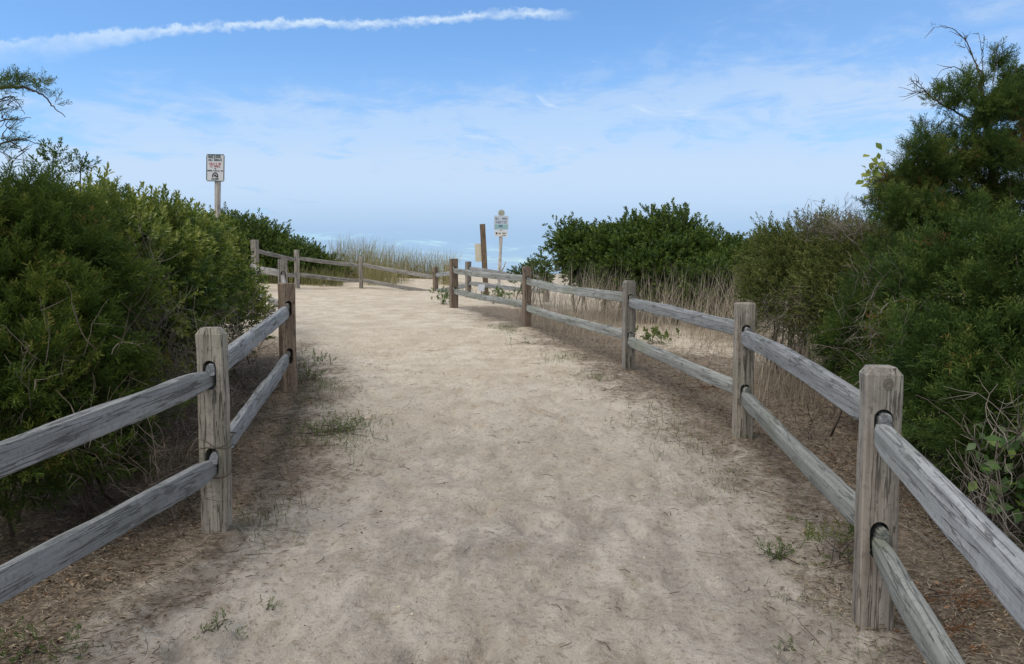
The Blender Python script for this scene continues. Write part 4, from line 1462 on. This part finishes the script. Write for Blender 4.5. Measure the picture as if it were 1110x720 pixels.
o = link_mesh('fallen_twigs', acc.mesh('fallen_twigs'), G_TWIG)
tag(o, 'thin fallen twigs lying along the path edges', None, None, 'stuff')

# shell chips pressed into the path
r = np.random.default_rng(431)
Vs, Ts, k0 = [], [], 0
for k in range(360):
    y0 = 2.2 + 8 * r.random() ** 1.8
    xl, xr = np.interp(y0, LE[:, 1], LE[:, 0]) - .3, np.interp(y0, RE[:, 1], RE[:, 0]) + .3
    x0 = xl + (xr - xl) * (r.random() ** .6)
    s = r.uniform(.002, .0055) * (1.9 if r.random() < .1 else 1)
    z0 = float(gz(x0, y0)) + .006
    m = 6
    an = np.sort(r.uniform(0, 2 * math.pi, m))
    ring = np.stack([x0 + np.cos(an) * s * r.uniform(.6, 1.2, m), y0 + np.sin(an) * s * r.uniform(.6, 1.2, m), np.full(m, z0 - .004)], 1)
    Vs.append(np.vstack([ring, [[x0, y0, z0 + s * .7]]]))
    Ts += [(k0 + j, k0 + (j + 1) % m, k0 + m) for j in range(m)]
    k0 += m + 1
o = link_mesh('shell_chips', np_mesh('shell_chips', np.vstack(Vs), np.array(Ts)), M_SHELL)
tag(o, 'pale shell chips and grit scattered over the path', None, None, 'stuff')


# ------------------------------------------------------------------ separate small plants
def weed(name, px, py, label, n, rad, temps, size, hgt, mat, seed, tint=(.4, .15), cat='weed', flat=False):
    g = ground_px(px, py)
    z = float(gz(g[0], g[1]))
    root = empty(name, (g[0], g[1], z), label, cat)
    rng = np.random.default_rng(seed)
    p = np.array([g[0], g[1], z]) + rng.normal(0, 1, (n, 3)) * [rad, rad * .8, 0]
    p[:, 2] = gz(p[:, 0], p[:, 1]) + rng.random(n) * hgt
    D = rng.normal(0, .6, (n, 3)) + ([0, 0, .25] if flat else [0, 0, .9])
    acc = Acc()
    place(acc, temps, p, D, rng.uniform(*size, n), rng.normal(*tint, n), rng)
    link_mesh('leaves', acc.mesh('leaves'), mat, root)
    acc = Acc()
    for k in range(0, n, 3):
        b = np.array([g[0], g[1], z - .01]) + rng.normal(0, rad * .4, 3) * [1, 1, 0]
        tube(acc, [b, (b + p[k]) / 2 + [0, 0, .01], p[k]], [.003, .0025, .0015], 3, .35)
    link_mesh('stem', acc.mesh('stem'), G_TWIG, root)
    return root


weed('creeping_weed', 35, 706, 'low dark green creeping weed at the bottom left corner', 70, .11, TP_SMALL, (.3, .6), .03, G_WEED, 501, (.2, .12), flat=True)
weed('creeping_weed', 238, 686, 'ragged green weed on bare sand near the bottom left', 26, .045, TP_SMALL, (.25, .5), .01, G_WEED, 502, (.4, .12), flat=True)
weed('seedling', 291, 662, 'single small bright green seedling on the sand left of centre', 7, .012, TP_SMALL, (.3, .5), .01, G_WEED, 503, (.5, .1))
weed('creeping_weed', 843, 606, 'low green weed clump on sand beside the nearest right post', 46, .045, TP_SMALL, (.3, .55), .04, G_WEED, 504, (.2, .1))
weed('seedling', 851, 697, 'tiny green sprout on the sand at the foot of the near right post', 8, .012, TP_SMALL, (.25, .4), .01, G_WEED, 505, (.4, .1))
weed('leafy_weed', 338, 414, 'upright pale green weed at the path edge right of the reddish left post', 34, .10, TP_SMALL, (.7, 1.2), .26, G_WEED, 506, (.45, .15))
weed('leafy_weed', 362, 470, 'low pale green weed patch at the left path edge, below the upright one', 110, .20, TP_SMALL, (.35, .7), .06, G_WEED, 507, (.5, .15))
weed('leafy_weed', 481, 330, 'dark leafy plant at the foot of the end post where the path turns', 40, .13, TP_ROUND, (.5, .9), .32, G_VINE, 508, (.15, .12))
weed('leafy_weed', 541, 329, 'dark leafy plant under the rails below the white sign', 50, .22, TP_ROUND, (.5, .9), .34, G_VINE, 509, (.15, .12))
weed('leafy_weed', 712, 372, 'bright green broad bladed weed behind the rails right of the third post', 24, .14, TP_ROUND, (.6, 1.0), .10, G_WEED, 510, (.5, .12))
weed('leafy_weed', 806, 352, 'yellow green spreading weed on sand beside the tall second post', 60, .20, TP_SMALL, (.8, 1.3), .10, G_WEED, 511, (.85, .12))
weed('leafy_weed', 572, 372, 'low green sprigs on the sand edge before the reddish right post', 26, .18, TP_SMALL, (.4, .7), .03, G_WEED, 512, (.25, .12), flat=True)
weed('leafy_weed', 905, 606, 'olive green sprig growing behind the nearest right post', 26, .10, TP_CEDAR, (.4, .7), .16, G_CEDAR, 513, (.6, .15))

# dead fronds by the right fence and in the hedges
for i, (px, py, d, s, lab) in enumerate([(1040, 655, 3.2, .22, 'rusty brown dead frond lying under the near right rails'), (1080, 612, 3.5, .2, 'rusty brown dead frond under the juniper at the right edge'),
                                         (1000, 700, 3.0, .14, 'rusty dead sprig lying at the foot of the near right post'), (28, 290, 4.35, .16, 'brown dead sprig hanging in the cedar at the left edge'),
                                         (165, 388, 5.1, .1, 'small rusty dead sprig in the lower left bayberry twigs'), (1000, 264, 5.1, .12, 'orange dead sprig between the tall cedar and juniper'),
                                         (25, 380, 4.0, .1, 'orange brown dead sprig low in the left cedar'), (760, 425, 7.0, .25, 'reddish dead frond on the litter behind the lower right rail')]):
    b = at(px, py, d)
    ground = py > 600 or i == 7
    if ground:
        g = ground_px(px, py)
        b = np.array([g[0], g[1], float(gz(g[0], g[1])) + .03])
    root = empty('dead_frond', b, lab, 'dead branch')
    rng = np.random.default_rng(520 + i)
    n = 14
    PPn = b + rng.normal(0, 1, (n, 3)) * [s * .5, s * .35, s * (.06 if ground else .15)]
    D = rng.normal(0, .5, (n, 3)) * [1, 1, .3] + [.8, 0, .1]
    acc = Acc()
    place(acc, TP_CEDAR, PPn, D, rng.uniform(.35, .8, n), rng.normal(.4, .2, n), rng)
    link_mesh('leaves', acc.mesh('leaves'), G_DEAD, root)
    acc = Acc()
    tube(acc, [b - [s * .6, 0, 0], b + [0, 0, .01], b + [s * .6, .02, 0]], [.004, .004, .002], 4, .4)
    link_mesh('stem', acc.mesh('stem'), G_TWIG, root)

# broad-leaved vines
def vine(label, pts, leaves, seed, size, tint):
    root = empty('leafy_vine', pts[0], label, 'vine')
    acc = Acc()
    for k in range(2):
        q = np.array(pts) + np.random.default_rng(seed + k).normal(0, .012, (len(pts), 3)) * (k > 0)
        t = np.linspace(0, len(q) - 1, 5 * len(q))
        q = np.stack([np.interp(t, np.arange(len(pts)), q[:, j]) for j in range(3)], 1)
        q[1:-1] = (q[:-2] + 2 * q[1:-1] + q[2:]) / 4
        tube(acc, q, np.linspace(.004, .002, len(q)), 4, .7)
    link_mesh('stem', acc.mesh('stem', True), G_TWIG, root)
    rng = np.random.default_rng(seed + 9)
    acc = Acc()
    for (px, py, d, s) in leaves:
        b = at(px, py, d)
        dd = np.array([rng.normal(0, .6), rng.normal(-.3, .3), rng.normal(-.35, .4)])
        L_ = s * size
        V = kite(b, dd, np.array([rng.normal(0, .3), -.7, .8]), L_, L_ * .62, .42, .12)
        # rounded outline: add two shoulder points
        mid = (V[1] + V[3]) / 2
        tipside = V[2] * .45 + V[1] * .55 + (V[1] - mid) * .16
        tipside2 = V[2] * .45 + V[3] * .55 + (V[3] - mid) * .16
        VV = np.array([V[0], V[1], tipside, V[2], tipside2, V[3], mid * .5 + (V[0] + V[2]) * .25])
        TT = np.array([[0, 1, 6], [1, 2, 6], [2, 3, 6], [3, 4, 6], [4, 5, 6], [5, 0, 6]])
        acc.add(VV, TT, np.full(7, float(np.clip(rng.normal(*tint), 0, 1))))
    link_mesh('leaves', acc.mesh('leaves'), G_VINE, root)


rv = random.Random(4)
vine('broad leaved green vine climbing a thin stem low at the right edge', [at(1092, 640, 3.45), at(1088, 560, 3.45), at(1078, 500, 3.5), at(1084, 470, 3.5)],
     [(1056 + rv.uniform(0, 54), 465 + rv.uniform(0, 90), 3.5 + rv.uniform(-.12, .1), rv.uniform(.6, 1.15)) for _ in range(46)], 601, .075, (.28, .2))
vine('yellow green vine leaves hanging from the left tip of the tall cedar', [at(975, 205, 5.5), at(958, 188, 5.45), at(946, 175, 5.45), at(942, 200, 5.45)],
     [(948 + rv.gauss(0, 7), 186 + rv.gauss(0, 12), 5.45 + rv.uniform(-.06, .06), rv.uniform(.6, 1.1)) for _ in range(34)], 611, .075, (.85, .2))
vine('dark broad leaves of a vine hanging below the tall cedar', [at(1000, 215, 5.4), at(992, 240, 5.35), at(995, 262, 5.3)],
     [(990 + rv.gauss(0, 9), 246 + rv.gauss(0, 10), 5.35 + rv.uniform(-.06, .06), rv.uniform(.8, 1.3)) for _ in range(14)] + [(1010 + rv.gauss(0, 5), 158 + rv.gauss(0, 5), 5.4, 1.2) for _ in range(0)], 621, .09, (.05, .06))

# dry vine looped round the square left post
q = left_posts[1]
acc = Acc()
ca, sa = math.cos(q['ang']), math.sin(q['ang'])
for k, (z0, rise, turns, ph) in enumerate([(.30, .10, 1.2, .3), (.44, .14, .9, 1.2), (.52, -.10, .8, 2.6)]):
    pts = []
    for t in np.linspace(0, 1, 26):
        a = ph + t * turns * 2 * math.pi
        rr_ = .098 + .010 * math.sin(5 * a)
        # squared-off loop that hugs the post
        cx_, cy_ = math.cos(a), math.sin(a)
        m_ = max(abs(cx_) / .072, abs(cy_) / .092)
        lx, ly = cx_ / m_, cy_ / m_
        pts.append([q['p'][0] + ca * lx - sa * ly, q['p'][1] + sa * lx + ca * ly, q['z'] + z0 + rise * t + .012 * math.sin(3 * a)])
    tube(acc, pts, .0042 - .0007 * k, 4, .35)
o = link_mesh('dry_vine', acc.mesh('dry_vine', True), G_TWIG)
tag(o, 'thin dry vine looped around the square post at the left', 'vine')
# the mesh keeps world coordinates

# ------------------------------------------------------------------ signs
M_WHITE = flat_mat('painted_white', (0.66, 0.68, 0.70), 0.45, 0.4, 0.05, 20)
M_CREAM = flat_mat('faded_cream', (0.66, 0.62, 0.50), 0.6, 0.3, 0.08, 20)
M_INK = flat_mat('dark_green_ink', (0.035, 0.075, 0.085), 0.5)
M_BLUEINK = flat_mat('blue_grey_ink', (0.14, 0.19, 0.32), 0.5)
M_RED = flat_mat('red_ink', (0.50, 0.16, 0.17), 0.5)
M_BLACK = flat_mat('black_ink', (0.04, 0.035, 0.04), 0.5)
M_TEAL = flat_mat('teal_ink', (0.30, 0.53, 0.55), 0.5)
M_METAL = flat_mat('grey_metal', (0.35, 0.36, 0.36), 0.4, 0.5)
M_DRIFT = wood_mat('driftwood_pole', (0.34, 0.32, 0.29), (0.52, 0.49, 0.45), (0.68, 0.65, 0.60), 'Z')
M_BROWNPOST = wood_mat('brown_sign_post', (0.12, 0.085, 0.055), (0.20, 0.145, 0.098), (0.28, 0.21, 0.145), 'Z')


def rounded_plate(w, h, th, rad, seg=5):
    bm = bmesh.new()
    pts = []
    for cx_, cz_, a0 in ((w / 2 - rad, h / 2 - rad, 0), (-w / 2 + rad, h / 2 - rad, 90), (-w / 2 + rad, -h / 2 + rad, 180), (w / 2 - rad, -h / 2 + rad, 270)):
        for k in range(seg + 1):
            a = R(a0 + 90 * k / seg)
            pts.append((cx_ + rad * math.cos(a), cz_ + rad * math.sin(a)))
    A = [bm.verts.new((x, -th / 2, z)) for x, z in pts]
    B = [bm.verts.new((x, th / 2, z)) for x, z in pts]
    m = len(pts)
    bm.faces.new(A)
    bm.faces.new(list(reversed(B)))
    for j in range(m):
        bm.faces.new((A[(j + 1) % m], A[j], B[j], B[(j + 1) % m]))
    bmesh.ops.recalc_face_normals(bm, faces=bm.faces)
    me = bpy.data.meshes.new('plate')
    bm.to_mesh(me)
    bm.free()
    return me


def boxes(lst, name='marks'):
    """(x0, x1, z0, z1, y0, y1) boxes in one mesh"""
    bm = bmesh.new()
    for x0, x1, z0, z1, y0, y1 in lst:
        v = [bm.verts.new(c) for c in ((x0, y0, z0), (x1, y0, z0), (x1, y0, z1), (x0, y0, z1), (x0, y1, z0), (x1, y1, z0), (x1, y1, z1), (x0, y1, z1))]
        for f in ((0, 1, 2, 3), (5, 4, 7, 6), (4, 0, 3, 7), (1, 5, 6, 2), (3, 2, 6, 7), (4, 5, 1, 0)):
            bm.faces.new([v[k] for k in f])
    me = bpy.data.meshes.new(name)
    bm.to_mesh(me)
    bm.free()
    return me


def scribble(x0, x1, zc, hgt, seed, y=-0.0075, words=2):
    """one line of letter-sized strokes, word by word: too small to read, like the photograph's"""
    rr_ = random.Random(seed)
    out = [[]]
    x = x0
    cw = hgt * .72
    nlet = int((x1 - x0) / cw)
    gaps = set(rr_.sample(range(2, max(3, nlet - 2), 2), min(words - 1, max(0, (nlet - 4) // 2)))) if words > 1 else set()
    for k in range(nlet):
        if k in gaps:
            x += cw
            out.append([])
            continue
        st = hgt * .17
        w = cw * .80
        z0, z1 = zc - hgt / 2, zc + hgt / 2
        y1 = y + .002
        kind = rr_.randrange(4)
        o = out[-1]
        o.append((x, x + st, z0, z1, y, y1))
        if kind in (0, 1):
            o.append((x + w - st, x + w, z0, z1, y, y1))
        if kind in (0, 2):
            o.append((x + st, x + w - (st if kind == 0 else 0), z1 - st, z1, y, y1))
        if kind in (1, 2, 3):
            zz = z0 if kind != 1 else zc - st / 2
            o.append((x + st, x + w - (st if kind == 1 else 0), zz, zz + st, y, y1))
        # a hairline serif ties the letters of a word together
        if k < nlet - 1 and (k + 1) not in gaps:
            o.append((x + w, x + cw, z0, z0 + st * .6, y, y1))
        x += cw
    return [o for o in out if o]


def write(name, lines, mat, parent):
    for o in lines:
        child(name, boxes(o, name), mat, parent)


def child(name, me, mat, parent, loc=(0, 0, 0)):
    o = link_mesh(name, me, mat, parent, False)
    o.location = loc
    return o


# notice sign behind the hedge
dS = 12.0
top, bot = at(228.5, 167.5, dS), at(227.5, 197, dS)
bx, by = bot[0], dS
gzb = float(gz0(bx, by))
root = empty('notice_sign', (bx, by, gzb), 'white rounded notice sign with red lettering on a wooden post above the left hedge', 'sign')
root.rotation_euler = (0, R(2.5), R(-10))
hgt_ = float(top[2] - bot[2])
zc = float((top[2] + bot[2]) / 2 - gzb)
w_ = 0.30
board = child('sign_board', rounded_plate(w_, hgt_, .008, .03), M_WHITE, root, (0, -.02, zc))
H_ = hgt_
z = lambda f: H_ * (.5 - f)
bd = .012
frame_pts = boxes([(-w_ / 2 + .012, w_ / 2 - .012, H_ / 2 - bd, H_ / 2 - .001, -.0072, -.0052), (-w_ / 2 + .012, w_ / 2 - .012, -H_ / 2 + .001, -H_ / 2 + bd, -.0072, -.0052),
                   (-w_ / 2 + .001, -w_ / 2 + bd, -H_ / 2 + .02, H_ / 2 - .02, -.0072, -.0052), (w_ / 2 - bd, w_ / 2 - .001, -H_ / 2 + .02, H_ / 2 - .02, -.0072, -.0052)], 'border')
child('border', frame_pts, M_INK, board)
write('heading', scribble(-.118, .118, z(.095), .045, 3, words=1), M_INK, board)
write('lettering', scribble(-.115, .12, z(.215), .026, 4, words=2), M_INK, board)
write('red_lettering', scribble(-.10, .11, z(.35), .030, 5, words=3), M_RED, board)
write('red_lettering', scribble(-.085, .095, z(.44), .030, 6, words=2), M_RED, board)
write('lettering', scribble(-.012, .014, z(.53), .018, 7, words=1), M_INK, board)
write('lettering', scribble(-.13, .13, z(.605), .018, 8, words=4), M_INK, board)
# pictogram: dark arch over a small figure
arch = []
for k in range(9):
    a = R(10 + 160 * k / 8)
    arch.append((.042 * math.cos(a) - .008, .042 * math.cos(a) + .008, z(.80) + .048 * math.sin(a) - .008, z(.80) + .048 * math.sin(a) + .008, -.0075 - .0001 * k, -.0055))
arch += [(-.016, .014, z(.80) - .008, z(.80) + .022, -.0086, -.0055), (.020, .05, z(.80) - .02, z(.80) + .004, -.0087, -.0055), (-.05, -.034, z(.80) - .018, z(.80) + .006, -.0088, -.0055)]
child('pictogram', boxes(arch, 'pictogram'), M_BLACK, board)
write('lettering', scribble(-.06, .065, z(.905), .024, 9, words=1), M_BLACK, board)
pm = post_mesh(zc - H_ / 2 + .28, .085, .06, 5, None, .0)
po = child('post', pm, M_DRIFT, root, (0.01, .035, 0))
child('bolt', boxes([(-.008, .008, -.008, .008, -.006, .004)], 'bolt'), M_METAL, board, (0, -.004, H_ / 2 - .03))
child('bolt', boxes([(-.008, .008, -.008, .008, -.006, .004)], 'bolt'), M_METAL, board, (0, -.004, -H_ / 2 + .03))

# white sign with a round emblem on a driftwood pole
dW = 20.8
gx = at(541, 300, dW)[0]
gzb = float(gz0(gx, dW))
root = empty('beach_sign', (gx, dW, gzb), 'pale sign with round emblem on top of a white driftwood pole near the beach', 'sign')
root.rotation_euler = (0, R(1.2), 0)
t1, b1 = at(543, 234, dW)[2], at(543, 249.5, dW)[2]
zc = float((t1 + b1) / 2 - gzb)
hB = float(t1 - b1)
wB = 15.5 / F * dW
board = child('sign_board', rounded_plate(wB, hB, .02, .015), flat_mat('pale_blue_board', (0.58, 0.65, 0.75), .5, .3, .05), root, (.02, -.045, zc))
zz = lambda f: hB * (.5 - f)
yb = -.0135
write('heading', scribble(-wB * .42, -wB * .06, zz(.20), .05, 21, yb, 1), M_BLUEINK, board)
write('heading', scribble(wB * .06, wB * .46, zz(.20), .05, 22, yb, 1), M_BLUEINK, board)
write('lettering', scribble(-wB * .4, wB * .4, zz(.40), .022, 23, yb, 4), M_BLUEINK, board)
write('lettering', scribble(-wB * .36, wB * .36, zz(.50), .022, 24, yb, 4), M_BLUEINK, board)
child('picture_band', boxes([(-wB * .44, wB * .45, zz(.90), zz(.62), yb + .001, -.0101)], 'picture_band'), M_TEAL, board)
child('picture_mark', boxes([(-wB * .16, -wB * .02, zz(.78), zz(.66), yb - .002, yb + .001), (wB * .0, wB * .08, zz(.80), zz(.64), yb - .002, yb + .001)], 'picture_mark'), M_BLUEINK, board)
# emblem disc
bm = bmesh.new()
bmesh.ops.create_cone(bm, cap_ends=True, segments=20, radius1=.092, radius2=.092, depth=.02, matrix=Matrix.Rotation(math.pi / 2, 4, 'X'))
me = bpy.data.meshes.new('emblem')
bm.to_mesh(me)
bm.free()
em = child('emblem', me, flat_mat('sage_emblem', (0.47, 0.52, 0.47), .5, .3, .1), root, (.02, -.04, zc + hB / 2 + .07))
child('emblem_mark', boxes([(-.055, -.015, -.05, .045, -.0135, -.0101), (.02, .055, -.03, .05, -.0135, -.0101), (-.01, .015, -.06, -.01, -.0135, -.0101)], 'emblem_mark'), flat_mat('tan_emblem', (0.36, 0.35, 0.27), .5), em)
# lower white plate
l1, l2 = at(543, 250.2, dW)[2], at(543, 256.5, dW)[2]
hL = float(l1 - l2)
low = child('sign_board', rounded_plate(wB * .88, hL, .016, .01), flat_mat('clean_white_plate', (0.78, 0.79, 0.78), .45), root, (.02, -.048, float((l1 + l2) / 2 - gzb)))
child('dot', boxes([(-wB * .36, -wB * .26, -.018, .03, -.0115, -.0081)], 'dot'), M_BLACK, low)
for sc_ in (scribble(-wB * .2, wB * .02, .006, .034, 25, -.0115, 1), scribble(wB * .1, wB * .36, .008, .034, 26, -.0115, 1), scribble(wB * .08, wB * .34, -.05, .02, 27, -.0115, 1)):
    write('lettering', sc_, M_BLACK, low)
acc = Acc()
zp = zc - hB / 2
pts = [[0, 0, -.2], [-.015, 0, .1], [.0, 0, .3], [-.02, .005, .5], [0, 0, .8], [.015, .005, zp * .8], [.02, 0, zp + .1]]
pts = np.array(pts)
t = np.linspace(0, 6, 25)
q = np.stack([np.interp(t, np.arange(7), pts[:, k]) for k in range(3)], 1)
tube(acc, q, .044 + .005 * np.sin(t * 5.1), 8, .5)
pole = link_mesh('pole', acc.mesh('pole', True), M_DRIFT, root, False)
acc = Acc()
tube(acc, [[.03, 0, .62], [.10, 0, .72], [.16, 0, .88]], [.028, .022, .012], 6, .5)
st = link_mesh('branch_stub', acc.mesh('branch_stub', True), M_DRIFT, pole, False)

# brown leaning post with a cream panel
dB = 20.4
gx = at(527, 312, dB)[0]
gzb = float(gz0(gx, dB))
root = empty('sign_post', (gx, dB, gzb), 'bare brown leaning post with a small cream panel fixed to its left side', 'sign')
Hb = float(at(522, 243, dB)[2] - gzb)
lean_ = (at(523, 243, dB)[0] - gx) / Hb
pm = post_mesh(Hb, .12, .14, 9, None, .0, (0, 0))
po = child('post', pm, M_BROWNPOST, root)
root.rotation_euler = (0, math.atan(lean_), 0)
hp = float(at(520, 264, dB)[2] - at(520, 283.5, dB)[2])
zp = float((at(520, 264, dB)[2] + at(520, 283.5, dB)[2]) / 2 - gzb)
pw = .17
child('panel', rounded_plate(pw, hp, .015, .01), M_CREAM, root, (-.062 - pw / 2, -.02, zp))

# small pale cards low behind the rails
for i, (px, py, d, w1, h1, lab) in enumerate([(522, 312, 19.6, .16, .17, 'small bluish white card low behind the rails under the leaning post'), (540.5, 309, 19.8, .10, .10, 'tiny cream card low behind the rails under the white pole')]):
    c = at(px, py, d)
    g = float(gz0(c[0], d))
    root = empty('marker_card', (c[0], d, g), lab, 'marker')
    ch_ = child('card', rounded_plate(w1, h1, .01, .01), flat_mat('pale_card', ((.62, .68, .78), (.7, .66, .56))[i], .5), root, (0, -.03, float(c[2] - g)))
    child('stake', boxes([(-.018, .018, -.1, float(c[2] - g) + h1 * .3, -.02, .012)], 'stake'), M_POST_GREY, root)

bpy.context.view_layer.update()
